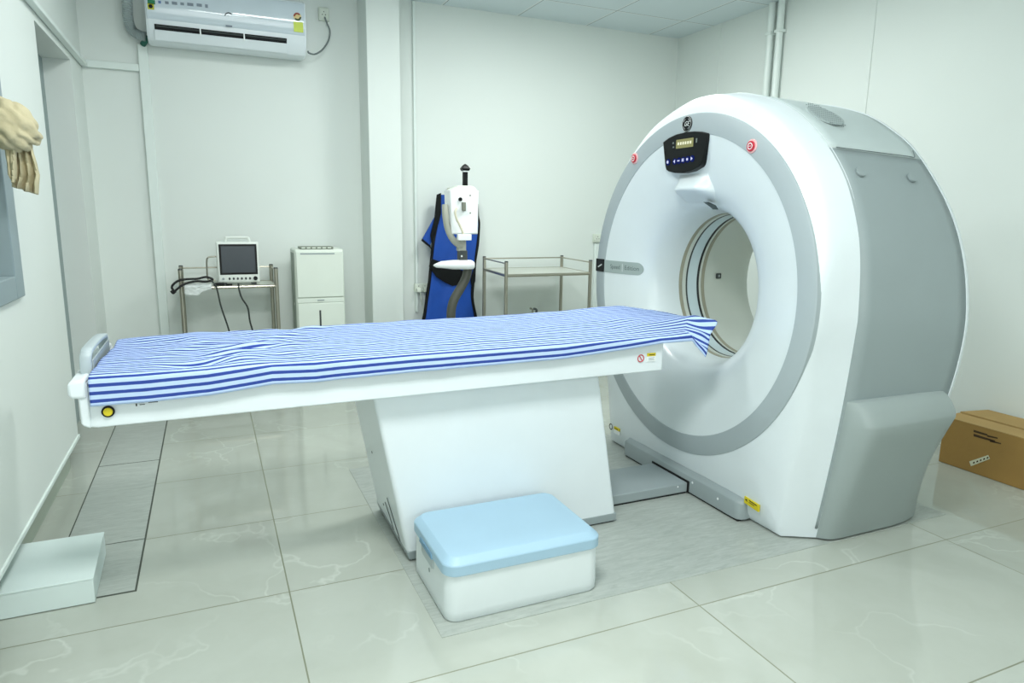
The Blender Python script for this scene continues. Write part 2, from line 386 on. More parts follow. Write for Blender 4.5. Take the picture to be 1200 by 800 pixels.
# black base that paints the shadow gap under the covers
g = G(); pl = [(1.63, -.47), (1.72, -.535), (2.05, -.54), (2.05, .54), (1.72, .535), (1.63, .47)]
g.prism([(a, CY+b) for a, b in pl], 'z', .0, .012); g.build('shadow_gap_base', RUBBER, gan)
# foot covers low on both sides
def footcover(sg):
    lo = []; zs = [.008+.385*k/10 for k in range(11)]+[.402, .412, .424, .440, .455, .466]
    def yF(z): return min((q for q in hB[:61]), key=lambda q: abs(q[1]-z))
    for z in zs:
        a, b = sorted(hB[:61], key=lambda q: abs(q[1]-z))[:2]
        f0 = -(a[0]+(b[0]-a[0])*((z-a[1])/(b[1]-a[1]) if a[1] != b[1] else 0))
        f0 = abs(f0)-.001
        t = min(z, .40)/.40; o = .586+.100*t
        if z > .393:
            q = (z-.393)/.073; o = .6843-.040*q**1.5-.004*(q > .9)
        xo = 2.02+.065*t; xr = 2.157-.038*t
        if z > .393: q = (z-.393)/.073; xo -= .02*q*q; xr -= .035*q**2
        dr = .558+.052*t
        tt = max(0, min(1, (z-.25)/.2)); lo.append([(x, CY+sg*(d+(.016*tt*(x-1.705)/.34 if d > .55 else 0)), z+.012*tt*(x-1.705)/.34) for x, d in ((1.704, .50), (1.704, f0), (1.712, f0+(o-f0)*.30), (1.724, f0+(o-f0)*.62), (1.740, f0+(o-f0)*.86), (1.758, f0+(o-f0)*.97), (1.78, o), (1.85, o), (1.95, o), (xo-.02, o), (xo+.005, o-.002), (xo+(xr-xo)*.35, o+(dr-o)*.18), (xo+(xr-xo)*.65, o+(dr-o)*.45), (xo+(xr-xo)*.88, o+(dr-o)*.75), (xr, dr), (xr, dr-.03), (xr-.02, .50))])
    last = [(x+(1.92-x)*.03, CY+sg*(abs(y-CY)-.008), z_+.0025) for x, y, z_ in lo[-1]]
    lo.append(last)
    return G().rings(lo, closed=True, cap0=True, cap1=True).build('foot_cover', GFOOT, gan, smooth=40)
footcover(-1); footcover(1)
# round fixing caps and top seam
def onside(x, z, out=0.):
    t = (x-XB)/(XR2-XB); h = mixl(hB[:61], hR[:61], t); q = min(h, key=lambda q: abs(q[1]-z)); i = h.index(q)
    a, b = h[i-1], h[i+1]; tx, tz = b[0]-a[0], b[1]-a[1]; l = math.hypot(tx, tz); nx, nz = -tz/l, tx/l
    if nx < 0: nx, nz = -nx, -nz
    return (x, CY-q[0]-nx*out, q[1]+nz*out), (0, -nx, nz)
for x_, z_ in ((1.765, 1.135), (1.985, 1.13)):
    p, nr = onside(x_, z_, .001); G().disc(p, nr, .016, .006).build('fixing_cap', GSIDE, gan)
for sgn in (1,):
    g = G(); pts = [onside(x, z, .0035)[0] for x, z in ((1.72, 1.205), (1.80, 1.203), (1.90, 1.198), (1.99, 1.192), (2.035, 1.192), (2.06, 1.20), (2.075, 1.222))]
    g.tube(pts, .0014, 6, smooth=4); g.build('panel_seam', mat('seam_grey', (104, 116, 118), .5), gan)
# oval vent in the top panel
g = G(); g2 = G()
def proj(P):
    c = MX @ (np.array(P, float)-np.array([0, 0, 1.])); return (600+F_*c[0]/c[2], 400+F_*c[1]/c[2])
bst = None
for xx in np.linspace(1.73, 2.06, 34):
    for zz in np.linspace(1.24, 1.41, 60):
        q = onside(xx, zz, .004); u_, v_ = proj(q[0]); e = (u_-967)**2+(v_-136.5)**2
        if bst is None or e < bst[0]: bst = (e, xx, zz)
print('vent', bst)
vc, vn = onside(bst[1], bst[2], .004)
vt = Vector((0, vn[2], -vn[1])); vt = -vt if vt.y > 0 else vt
for a in range(-7, 8):
    for b in range(-5, 6):
        if (a/7.4)**2+(b/5.4)**2 <= 1: g2.disc(Vector(vc)+Vector((1, 0, 0))*b*.0088+vt*a*.011, vn, .0028, .001, 8)
v_ = G().disc(Vector(vc)-Vector(vn)*.004, vn, .062, .0045, 40, sx=1.0).build('vent', mat('vent_grey', (168, 180, 180), .5), gan)
g2.build('perforation', mat('vent_hole', (122, 134, 135), .6), v_)['kind'] = 'stuff'

# --- badge, stops, operator panel, hood
NX = (-1, 0, 0); XX = XF-.006
def facex(r):  # x of dished face at radius r
    for (a, q), (b, s_) in zip(P_, P_[1:]):
        if s_ <= r <= q: return a+(b-a)*(q-r)/(q-s_ if q != s_ else 1)
    return XF
bd = G().disc((XX+.001, 2.022, 1.318), NX, .0265, .004, 40).build('maker_badge', BLACK, gan)
g = G().lathe([(XX-.0032, .0252), (XX-.0040, .0248), (XX-.0032, .0243)], 'x', (2.022, 1.318), 40); g.build('badge_rim', WHITE, bd)
g = G()
for k in range(4):
    a0 = k*math.pi/2+math.pi/4
    g.tube([(XX-.0034, 2.022-(.0185*math.cos(a0+t)), 1.318+.0185*math.sin(a0+t)) for t in [i*.1-.35 for i in range(8)]], .0006, 5)
g.build('flourish', WHITE, bd)
lettering('GE', (XX-.0030, 2.022, 1.318), (0, -1, 0), (0, 0, 1), .022, WHITE, bd, 'monogram', shear=.4)
for y_, z_, in ((1.697, 1.217), (2.338, 1.222)):
    b_ = G().disc((XX+.001, y_, z_), NX, .0215, .004, 36).build('stop_button', PINK, gan)
    G().disc((XX-.003, y_, z_), NX, .0155, .005, 36).build('button_cap', RED, b_)
    g = G().lathe([(XX-.0085, .0105), (XX-.0092, .009), (XX-.0085, .0075)], 'x', (y_, z_), 24)
    g.tube([(XX-.009, y_-.004, z_), (XX-.009, y_+.004, z_+.0)], .0012, 6); g.build('button_symbol', WHITE, b_)
# panel
g = G(); out = []
yc = 2.027
top = [(.124, 1.268), (.09, 1.280), (.05, 1.288), (0, 1.2905), (-.05, 1.289), (-.09, 1.284), (-.126, 1.275)]
rt_ = [(-.124, 1.255), (-.113, 1.21), (-.104, 1.185), (-.098, 1.176), (-.088, 1.169)]
bo = [(-.045, 1.157), (0, 1.152), (.045, 1.154), (.082, 1.161), (.095, 1.167), (.101, 1.177), (.105, 1.19), (.116, 1.235)]
poly = [(yc+a, z) for a, z in top+rt_+bo]
g.prism(poly, 'x', XX-.006, XF+.02)
pn = g.build('operator_panel', BLACK, gan, bevel=.003)
G().add([(XX-.0055, yc+(a-0)*1.02, 1.222+(z-1.222)*1.03) for a, z in top+rt_+bo]+[(XX+.004, yc+a*1.03, 1.222+(z-1.222)*1.04) for a, z in top+rt_+bo], [tuple(range(20))]+[(i, (i+1) % 20, 20+(i+1) % 20, 20+i) for i in range(20)]).build('bezel', mat('bezel_pale', (196, 206, 206), .4), pn) if False else None
xs_ = XX-.0066
d_ = G().box(xs_-.001, xs_+.002, yc-.052, yc+.042, 1.238, 1.268).build('display', emit('lcd', (186, 190, 132), .55), pn)
g = G()
for i in range(6): g.box(xs_-.0018, xs_-.0008, yc-.043+i*.0135, yc-.035+i*.0135, 1.249, 1.2585)
g.build('digits', emit('lcd_digit', (240, 244, 214), .95), pn)
BTN = emit('button_blue', (60, 84, 200), .18)
for k, (y_, z_) in enumerate([(yc+.084, 1.194)]+[(yc+.045-.0243*i, 1.194+.001*i) for i in range(5)]):
    b_ = G().disc((xs_+.002, y_, z_), NX, .0112, .0045, 24).build('button', BTN, pn)
    g = G()
    if k == 0: g.disc((xs_-.0026, y_, z_), NX, .0055, .0006, 16)
    elif k in (1, 5): g.prism([(y_-.005, z_), (y_+.004, z_+.006), (y_+.004, z_-.006)] if k == 5 else [(y_+.005, z_), (y_-.004, z_+.006), (y_-.004, z_-.006)], 'x', xs_-.0035, xs_-.0025)
    elif k == 2: g.box(xs_-.0035, xs_-.0025, y_-.006, y_+.006, z_-.002, z_+.002)
    elif k == 3: g.box(xs_-.0035, xs_-.0025, y_-.005, y_-.0015, z_-.005, z_+.005).box(xs_-.0035, xs_-.0025, y_+.0015, y_+.005, z_-.005, z_+.005)
    else: g.box(xs_-.0035, xs_-.0025, y_-.004, y_+.004, z_-.004, z_+.004)
    g.build('button_icon', emit('icon_pale%d' % k, (214, 222, 255), .9), b_)
for q_ in ((yc+.057, yc+.064, 1.256, 1.262), (yc+.054, yc+.062, 1.242, 1.247), (yc-.072, yc-.066, 1.25, 1.264)): G().box(xs_-.0005, xs_+.002, *q_).build('indicator', mat('indicator_grey', (120, 128, 124), .4), pn)
# hood below the panel
hd = [(1.150, .080, -.004), (1.138, .082, .006), (1.118, .090, .026), (1.104, .098, .042), (1.098, .100, .048), (1.093, .100, .049), (1.087, .099, .044), (1.077, .094, .028), (1.062, .086, .012), (1.035, .074, -.008)]
L = []
for z, hw, pr_ in hd:
    xb = facex(min(.533, max(.27, z-ZB)))
    l = []
    for a in (-1, -.97, -.86, -.6, -.3, 0, .3, .6, .86, .97, 1):
        k = 1-max(0, (abs(a)-.55)/.45)**2.2
        l.append((xb-pr_*k-(.003 if abs(a) < 1 else -.006), 2.0+a*hw, z-.012*max(0, abs(a)-.5)*(1 if z < 1.1 else 0)))
    L.append(l)
hood = G().rings(L, closed=False).build('sensor_hood', GFACE, gan, smooth=50)
hx = facex(.295)
G().prism([(1.955, 1.052), (1.918, 1.041), (1.902, 1.026), (1.915, 1.034)], 'x', XF+.03, XF+.055).build('slot', mat('slot_dark', (60, 72, 74), .5), hood)
# name strip on the left of the face and its black end on the ring
zc_ = lambda y: .795-.0*y
xa = XX-.002
g = G(); ys = [2.262+.0*0, 2.532]
arc = [(2.268-.030*math.sin(t)*.9+.01, .788+.0255*math.cos(t)) for t in [math.pi*i/12 for i in range(13)]]
def surf(y, z, off=.0015):
    r = math.hypot(y-CY, z-ZB); return (facex(min(.5335, max(.27, r)))-off, y, z)
ye = min(np.linspace(2.2, 2.5, 200), key=lambda y: abs(proj(surf(y, .788))[0]-754))
g = G(); L = []
for i in range(25):
    y = 2.531+(ye-2.531)*(1-(1-i/24)**2); hh = .0255 if y > ye+.0255 else math.sqrt(max(1e-6, .0255**2-(ye+.0255-y)**2))
    L.append([surf(y, .788+hh*b, .0022) for b in (-1, -.5, 0, .5, 1)]+[surf(y, .788+hh*b, -.004) for b in (1, .5, 0, -.5, -1)])
st = g.rings(L, True, True, True).build('name_strip', mat('strip_grey', (160, 174, 172), .4), gan, smooth=40)
def surftext(txt, y, z, size):
    o = lettering(txt, (0, y, z), (0, -1, 0), (0, 0, 1), size, mat('strip_ink', (96, 110, 108), .5), st)
    oo = Vector(st['_o'])
    for v_ in o.data.vertices:
        p = Vector(v_.co)/S+oo; q = surf(p.y, p.z, .0028); v_.co = (Vector(q)-oo)*S
ym = (2.531+ye)/2
surftext('Speed', ym+.035, .788, .025); surftext('Edition', ym-.055, .788, .025)
G().add([surf(ym-.008+a, .788+b, .003) for a, b in ((-.001, -.016), (.001, -.016), (.001, .016), (-.001, .016))], [(0, 1, 2, 3)]).build('divider', WHITE, st)
bk = G().box(XX-.002, XX+.004, 2.534, 2.5995, .7615, .8155).build('name_block', BLACK, gan)
G().prism([(2.583, .7815), (2.553, .795), (2.549, .791), (2.579, .778)], 'x', XX-.003, XX-.002).build('silver_mark', mat('silver', (190, 196, 196), .3), bk)
# warning labels near the feet
def lblx(y0, y1, z0, z1, x, m, parent, name='warning_label'):
    return G().box(x-.0015, x+.0005, y0, y1, z0, z1).build(name, m, parent)
def frontx(y, z):  # front cover surface x by interpolation between ring and inset outline
    d = abs(y-CY); r = math.hypot(y-CY, z-ZB)
    best = None
    for k in range(0, n_):
        a = S0[k]; b = M0[k]
        for t in (0, .3, .65, .9, 1):
            pz = (a[0]+(b[0]-a[0])*t, a[1]+(b[1]-a[1])*t); e = (pz[0]-(y-CY))**2+(pz[1]-z)**2
            if best is None or e < best[0]: best = (e, {0: 0, .3: .009, .65: .021, .9: .034, 1: .042}[t])
    return XF+best[1]
x_ = frontx(1.60, .075)-.002
wl = G().prism([(1.632, .093), (1.567, .0865), (1.567, .064), (1.632, .0705)], 'x', x_-.003, x_+.004).build('warning_label', YEL, gan)
G().prism([(1.629, .0835), (1.620, .0875), (1.617, .0785)], 'x', x_-.0036, x_-.003).prism([(1.61, .088), (1.575, .0845), (1.575, .0815), (1.61, .085)], 'x', x_-.0036, x_-.003).prism([(1.61, .081), (1.585, .0785), (1.585, .0765), (1.61, .079)], 'x', x_-.0036, x_-.003).build('print', INK, wl)
x_ = frontx(2.43, .08)-.003
wl = G().box(x_-.002, x_+.003, 2.395, 2.437, .083, .095).build('warning_label', YEL, gan)
wl2 = G().box(x_-.002, x_+.003, 2.395, 2.437, .066, .0825).build('warning_label', WHITE, gan)
G().box(x_-.0026, x_-.002, 2.405, 2.43, .0875, .0905).build('print', INK, wl)
G().lathe([(x_-.002, .0145), (x_-.0035, .0125), (x_-.002, .0095)], 'x', (2.462, .086), 24).build('round_mark', BLACK, gan)

# base bar in front of the gantry + floor duct slab to the couch base
bar = thing('base_fairing', 'long grey moulded fairing on the floor under the scanner ring', 'machine cover', (1.57, 1.96, 0))
pr_ = [(1.556, .010), (1.556, .066), (1.5585, .071), (1.565, .0735), (1.585, .083), (1.602, .096), (1.603, .012)]
L = []
for y_, s_, h_ in ((1.628, .40, .86), (1.632, .72, .92), (1.642, .93, .97), (1.66, 1, 1), (1.75, 1, 1.06), (1.9, 1, 1.18), (2.05, 1, 1.2), (2.2, 1, 1.1), (2.31, 1, 1), (2.322, .93, .97), (2.328, .7, .9)):
    L.append([(1.606+(x-1.606)*s_, y_, z if z < .02 else .01+(z-.01)*(h_ if x > 1.58 else min(h_, 1.0))) for x, z in pr_])
G().rings(L, True, True, True).build('fairing_shell', GBAR, bar, smooth=45)
G().box(1.562, 1.60, 1.64, 2.315, 0, .011).build('rubber_foot', RUBBER, bar)
for y_, z_ in ((1.872, .052), (1.735, .045)): G().disc((1.5565, y_, z_), NX, .0045, .0015, 14).build('screw', WHITE, bar)
slab = thing('duct_cover', 'flat grey floor cover joining the couch base to the scanner', 'floor cover', (1.37, 2.0, 0))
G().box(1.196, 1.553, 1.895, 2.112, .008, .044).build('cover_plate', GBAR, slab, bevel=.004)
G().box(1.198, 1.55, 1.90, 2.107, 0, .009).build('rubber_foot', RUBBER, slab)
G().disc((1.51, 1.8955, .034), (0, -1, 0), .003, .001, 12).build('screw', WHITE, slab)
G().box(1.5535, 1.5558, 1.888, 2.118, .008, .05).build('joint_strip', RUBBER, slab)

# ================================================================== COUCH
cou = thing('patient_couch', 'long white patient couch on a slanted white pedestal before the scanner', 'patient table', (.8, 1.985, 0))
def zt(x): return .0075*(x+.28)
b0, b1 = 1.79, 2.18
# pedestal: leaning ends
def ped(z, grow=0.):
    t = z/.50; xl = .478+(.386-.478)*t; xr = 1.187+(1.098-1.187)*t
    return [(xl-grow, b0-grow, z), (xr+grow, b0-grow, z), (xr+grow, b1+grow, z), (xl-grow, b1+grow, z)]
g = G().hexa(ped(.016, -.0006), ped(.512)); g.build('pedestal', GWHITE, cou, bevel=.013, seg=5, smooth=60)
g = G().hexa([(x, y, .006) for x, y, z in ped(0, -.002)], [(x, y, z) for x, y, z in ped(.036, .0008)]); g.build('base_plinth', GBAR, cou, bevel=.004, seg=2)
G().box(.49, 1.18, 1.80, 2.17, 0, .007).build('rubber_foot', RUBBER, cou)
for z_ in (.44, .26, .08):
    t = z_/.5; xl = .478-.092*t
    G().disc((xl+.0005, 2.04+.0*z_, z_), (-1, 0, -.18), .0042, .0012, 12).build('screw', DARK, cou)
# a service flap at the foot of the left end
g = G()
def pe(y, z): return (.478-.092*z/.5-.0012, y, z)
g.tube([pe(1.86, .036), pe(1.90, .10), pe(1.93, .15)], .0012, 6); g.tube([pe(1.94, .036), pe(1.96, .08), pe(1.99, .11)], .0012, 6); g.build('flap_seam', DARK, cou)
# long bed body
by0, by1 = 1.742, 2.215
def sec(x, zlo, zhi, yi=0.):
    return [(x, by0+yi, zlo), (x, by1-yi, zlo), (x, by1-yi+.0, zhi), (x, by0+yi, zhi)]
g = G(); L = []
for x, a, b in ((-.272, .510, .606), (-.255, .508, .608), (1.295, .519, .609), (1.30, .520, .607)): L.append(sec(x, a, b, .004 if x in (-.272, 1.30) else 0))
g.rings(L, True, True, True); g.build('bed_frame', GWHITE, cou, bevel=.006, seg=3)
G().box(-.24, 1.31, 1.83, 2.14, .600, .614).build('cradle_rail', GBAR, cou, bevel=.006)
g = G(); L = []     # narrow dished cradle reaching towards the bore
for x in (-.22, 1.30, 1.40, 1.44, 1.46):
    w_ = .165 if x < 1.35 else .165-.11*((x-1.35)/.125)**2; zz = zt(x)
    L.append([(x, 1.985+a*w_, .618+zz*1.2+.006*a*a-(.012 if k else 0)) for k in (0, 1) for a in ((-1, -.6, 0, .6, 1) if not k else (1, .6, 0, -.6, -1))])
g.rings(L, True, True, True); g.build('cradle', GWHITE, cou, smooth=60)
# end cap, bumper knob and push handle at the left end
g = G().rings([[(x, y, z) for y, z in ((by0-.002, zl), (by1+.002, zl), (by1+.002, zh), (by0-.002, zh))] for x, zl, zh in ((-.268, .508, .614), (-.282, .514, .612), (-.287, .522, .606))], True, True, True)
g.build('end_cap', GWHITE, cou, bevel=.005, seg=3)
g = G().rings([[(x, y, z) for y, z in ((1.735, zl), (2.22, zl), (2.22, zh), (1.735, zh))] for x, zl, zh in ((-.27, .578, .624), (-.297, .58, .622), (-.306, .586, .615))], True, True, True)
g.build('bumper', GWHITE, cou, bevel=.007, seg=3)
hp = catmull([Vector(p) for p in ((-.276, 1.81, .605), (-.277, 1.81, .650), (-.275, 1.817, .666), (-.274, 1.84, .674), (-.275, 1.98, .672), (-.278, 2.10, .662), (-.279, 2.125, .655), (-.280, 2.135, .640), (-.280, 2.135, .605))], 5)
L = []
for i, p in enumerate(hp):
    t = (hp[min(i+1, len(hp)-1)]-hp[max(0, i-1)]).normalized(); n = Vector((1, 0, 0)); bb = t.cross(n).normalized()
    L.append([p+n*.012*a+bb*.006*b for a, b in ((-1, -.6), (-.8, -1), (.8, -1), (1, -.6), (1, .6), (.8, 1), (-.8, 1), (-1, .6))])
G().rings(L, True, True, True).build('push_handle', mat('handle_grey', (176, 188, 192), .4), cou, smooth=50)
G().box(-.268, -.264, 1.83, 2.12, .61, .650).build('handle_panel', GBAR, cou, bevel=.003)
# brake/collision button and side marks
yb_ = by0-.001
sb = G().disc((-.232, yb_, .545), (0, -1, 0), .0135, .004, 28).build('release_button', BLACK, cou)
G().disc((-.232, yb_-.0035, .545), (0, -1, 0), .0095, .003, 28).build('button_cap', YEL, sb)
m_ = G()
m_.box(-.176, -.173, yb_-.0012, yb_, .5515, .5575).box(-.170, -.158, yb_-.0012, yb_, .5585, .5605).box(-.168, -.157, yb_-.0012, yb_, .5535, .555).build('side_marking', DARK, cou)
lettering('XCTY', (-.138, yb_-.0008, .5575), (1, 0, .02), (0, 0, 1), .0105, MATS['dark_grey'], cou, 'side_marking', extra=.02) if False else G().box(-.150, -.130, yb_-.0012, yb_, .557, .5615).build('side_marking', DARK, cou)
nl = G().lathe([(yb_-.001, .0125), (yb_-.002, .011), (yb_-.001, .0095)], 'y', (1.213, .564), 24); nl.build('prohibition_mark', RED, cou)
G().prism([(1.2055, .5725), (1.207, .574), (1.2205, .5555), (1.219, .554)], 'y', yb_-.002, yb_-.001).build('prohibition_mark', RED, cou)
wl = G().box(1.236, 1.268, yb_-.0015, yb_, .5685, .5785).build('warning_label', YEL, cou)
G().box(1.243, 1.264, yb_-.002, yb_-.0015, .572, .5745).build('print', INK, wl)
wl = G().box(1.236, 1.268, yb_-.0015, yb_, .552, .568).build('warning_label', WHITE, cou)
G().box(1.241, 1.264, yb_-.002, yb_-.0015, .563, .5642).box(1.241, 1.262, yb_-.002, yb_-.0015, .5595, .5607).box(1.241, 1.264, yb_-.002, yb_-.0015, .556, .5572).build('print', GBAR, wl)

# ================================================================== STRIPED SHEET
HEM = [(-.27, .563), (-.13, .5655), (0, .569), (.08, .5755), (.17, .583), (.30, .5825), (.42, .579), (.60, .580), (.78, .5785), (.95, .584), (1.10, .589), (1.30, .602), (1.36, .604)]
def hem(x):
    for (a, p), (b, q) in zip(HEM, HEM[1:]):
        if a <= x <= b: return p+(q-p)*(x-a)/(b-a)
    return HEM[0][1] if x < HEM[0][0] else HEM[-1][1]
# lengthwise hem refined from the survey of the photograph
HP = [(106, 476), (170, 471), (245, 463), (287, 456), (320, 450), (370, 447.5), (400, 444), (480, 436), (561, 429), (662, 420), (735, 409), (775, 402)]
HEM = [(lambda p: (p[0], p[2]))(py(u, v, 1.728)) for u, v in HP]
FAR = [(lambda p: (p[0], p[2]))(py(u, v, 2.2)) for u, v in ((122, 399), (160, 395), (245, 390), (330, 386), (400, 381.5), (480, 376), (560, 371.5), (640, 366), (724, 358.5))]
def lerp(T, x):
    if x <= T[0][0]: return T[0][1]
    for (a, p), (b, q) in zip(T, T[1:]):
        if a <= x <= b: return p+(q-p)*(x-a)/(b-a)
    return T[-1][1]
NXs, NT = 300, 96
g = G(); uv = []
PER = .0176
def cross(x):
    """polyline (y, z) from the near hem over the top to the far hem"""
    h = lerp(HEM, x); zf = lerp(FAR, x); e = .626+.004*zt(x)
    P = [(1.7285, h), (1.7285, h+(e-h)*.5), (1.7295, e-.006), (1.733, e-.001), (1.742, e+.0015), (1.78, e+.002+.12*(zf-e)), (1.81, e+.002+.3*(zf-e)), (1.86, e+(zf-e)*.6), (1.95, e+(zf-e)*.92), (2.08, zf-.001), (2.17, zf+.001), (2.203, zf-.001), (2.224, zf-.010), (2.228, zf-.035)]
    return P
def resample(P, n):
    L = [0]
    for a, b in zip(P, P[1:]): L.append(L[-1]+math.hypot(b[0]-a[0], b[1]-a[1]))
    out = []
    for k in range(n+1):
        t = L[-1]*k/n; j = 0
        while j < len(L)-2 and L[j+1] < t: j += 1
        w_ = (t-L[j])/(L[j+1]-L[j]); out.append((P[j][0]+(P[j+1][0]-P[j][0])*w_, P[j][1]+(P[j+1][1]-P[j][1])*w_))
    return out, L[-1]
# right-hand edge: where the sheet ends for each position across (fraction of width)
x0, x1 = -.262, 1.395
def noise3(x, y, z=0.): return noise.noise(Vector((x, y, z)))
for i in range(NXs+1):
    a = i/NXs; xm = x0+(x1-x0)*a
    C0, LL = resample(cross(xm), NT)
    for k in range(NT+1):
        f = k/NT; y, z = C0[k]; x = xm
        # left edge runs slightly ragged
        x += (1-a)**8*(.012*noise3(y*9, 3.1)+.02*max(0, f-.2))
        top = min(1, max(0, (f-.10)/.12))*min(1, max(0, (.97-f)/.06))
        wl_ = 1+1.0*math.exp(-((x-.05)/.25)**2); wr = .0036*wl_*noise3(x*6.5, y*16, 1)+.0022*wl_*noise3(x*14-y*9, y*30, 5)+.0030*noise3(x*2.3+y*3, y*7, 9)
        ridge = .007*math.exp(-((x-.12-1.7*(y-1.98)*.5)/.05)**2)*noise3(x*3, y*22, 2)*3
        z += top*(wr+ridge+.0015)
        # hanging part sways a little
        hang = max(0, 1-f/.10)
        y -= hang*(.003+.0035*noise3(x*5, 0, 7)+.002*noise3(x*13, 1, 3))
        # right end: bulging tongue of cloth over the cradle nose
        if a > .90:
            q = (a-.90)/.10; q2 = q*q
            if f < .16: e_ = -.02*(1-f/.16)
            e_ = .0 if f < .10 else (.115*math.sin(min(1, (f-.10)/.33)*math.pi/2) if f < .40 else .115*(1-((f-.40)/.60)**1.1))
            x += q2*e_
            z += q2*(.008*math.sin(f*26)*max(0, .6-f)+.020*math.exp(-((f-.24)/.10)**2))
        g.v.append((x, y, z))
        # stripes drift with the creases
        dv = .45*noise3(x*3.2, y*5, 11)*top+1.9*math.exp(-((x-.08)/.14)**2)*noise3(x*8+y*5, y*6, 4)*top+.6*math.exp(-((x+.2)/.1)**2)*noise3(x*12, y*9, 6)*top
        uv.append((x*4, f*LL/PER+dv+.30))
for i in range(NXs):
    for k in range(NT):
        p = i*(NT+1)+k; g.f.append((p, p+NT+1, p+NT+2, p+1))
g.uv = uv
# loose corner hanging past the couch end
sheet = G(); sheet.v = list(g.v); sheet.f = list(g.f)
N0 = NXs*(NT+1)
kk = [k for k in range(0, int(NT*.30)+1)]
tipA = [(1.445, 1.716, .556), (1.452, 1.7175, .575), (1.458, 1.722, .592), (1.468, 1.73, .610), (1.482, 1.74, .630), (1.512, 1.75, .664), (1.50, 1.80, .668), (1.50, 1.845, .668)]
NE = 16; tip = catmull([Vector(p) for p in tipA], 8)
base_i = [N0+k for k in kk]
prev = base_i
for e in range(1, NE+1):
    t = e/NE; row = []
    for j, k in enumerate(kk):
        s_ = Vector(g.v[N0+k]); q = tip[min(len(tip)-1, int(round(j/(len(kk)-1)*(len(tip)-1))))]
        p = s_.lerp(q, t); bul = math.sin(math.pi*t)
        fold = .010*bul*math.sin(j/len(kk)*7+t*3.2)
        p.y += fold*(1 if j < len(kk)*.75 else .3); p.z += .006*bul*math.sin(j*.55+1)
        row.append(len(sheet.v)); sheet.v.append(tuple(p)); uv.append((p.x*4, uv[N0+k][1]-.0))
    for j in range(len(kk)-1): sheet.f.append((prev[j], row[j], row[j+1], prev[j+1]))
    prev = row
sheet.uv = uv
so = sheet.build('bed_sheet', STRIPE, None, (.5, 1.985, .6), smooth=180, solid=.002)
tag(so, 'blue and white striped cotton sheet spread along the patient couch', 'bed sheet')

# ================================================================== STEP STOOL
st = thing('step_stool', 'low step stool with sky blue lid and white body in front of the couch', 'step stool', (.70, 1.60, 0))
def rrect(x0, x1, y0, y1, r, z, n=10):
    out = []
    for cx, cy, a0 in ((x1-r, y1-r, 0), (x0+r, y1-r, 90), (x0+r, y0+r, 180), (x1-r, y0+r, 270)):
        for k in range(n+1):
            a = math.radians(a0+90*k/n); out.append((cx+r*math.cos(a), cy+r*math.sin(a), z))
    return out
R_ = lambda i, r, z: rrect(.481+i, .916-i, 1.452+i, 1.757-i, r, z)
body = [R_(.006, .03, .001), R_(.001, .034, .008), R_(.0, .035, .03), R_(.0015, .035, .128)]
G().rings(body, True, True, True).build('stool_body', STOOLW, st, smooth=50)
lid = [R_(-.001, .036, .126), R_(-.004, .038, .129), R_(-.004, .038, .153), R_(-.0025, .037, .156), R_(.0105, .031, .1685), R_(.014, .029, .1705), R_(.018, .026, .171)]
G().rings(lid, True, True, True).build('stool_lid', BLUEL, st, smooth=17)
gq = [(1.56, .098), (1.575, .092), (1.655, .092), (1.67, .098), (1.672, .1285), (1.558, .1285)]
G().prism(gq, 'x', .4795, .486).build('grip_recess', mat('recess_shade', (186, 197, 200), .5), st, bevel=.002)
G().prism([(1.56, .1255), (1.67, .1255), (1.665, .139), (1.565, .139)], 'x', .4745, .482).build('lid_notch', mat('lid_notch_shade', (110, 150, 178), .5), st)  # flat patch on the lid, notch shade put into its darker blue
G().disc((.4812, 1.60, .075), NX, .006, .001, 14).build('screw', GBAR, st)

# white low box by the left wall
wb = thing('platform_box', 'low white wooden platform box on the floor against the left wall', 'box', (-.43, 2.03, 0))
g = G().hexa([(-.542, 1.893, .002), (-.322, 1.895, .002), (-.330, 2.176, .002), (-.542, 2.176, .002)], [(-.542, 1.893, .066), (-.322, 1.895, .066), (-.330, 2.176, .066), (-.542, 2.176, .066)])
g.build('box_carcass', mat('painted_board', (214, 228, 226), .5), wb, bevel=.002)
g = G().hexa([(-.543, 1.892, .066), (-.321, 1.894, .066), (-.329, 2.177, .066), (-.543, 2.177, .066)], [(-.543, 1.892, .0705), (-.321, 1.894, .0705), (-.329, 2.177, .0705), (-.543, 2.177, .0705)])
g.build('lid_board', mat('painted_board', (214, 228, 226), .5), wb, bevel=.001)

# ================================================================== CARDBOARD BOX
cb = thing('cardboard_box', 'long brown cardboard carton on the floor by the right wall', 'cardboard box', (2.88, 1.45, 0))
G().box(2.768, 2.985, 1.16, 1.776, .001, .196).build('carton_body', CARD, cb, bevel=.002)
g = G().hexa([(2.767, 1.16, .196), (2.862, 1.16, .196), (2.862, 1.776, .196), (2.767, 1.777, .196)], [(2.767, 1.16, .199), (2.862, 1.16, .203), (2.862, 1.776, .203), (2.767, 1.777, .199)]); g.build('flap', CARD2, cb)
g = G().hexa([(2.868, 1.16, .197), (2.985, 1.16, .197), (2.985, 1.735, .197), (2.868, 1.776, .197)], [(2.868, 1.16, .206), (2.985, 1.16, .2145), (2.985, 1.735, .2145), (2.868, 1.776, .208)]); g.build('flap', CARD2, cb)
G().box(2.8615, 2.8685, 1.165, 1.775, .196, .1985).build('flap_gap', mat('gap_brown', (44, 20, 16), .9), cb)
def onbox(u, v): p = px(u, v, 2.7672); return (p[1], p[2])
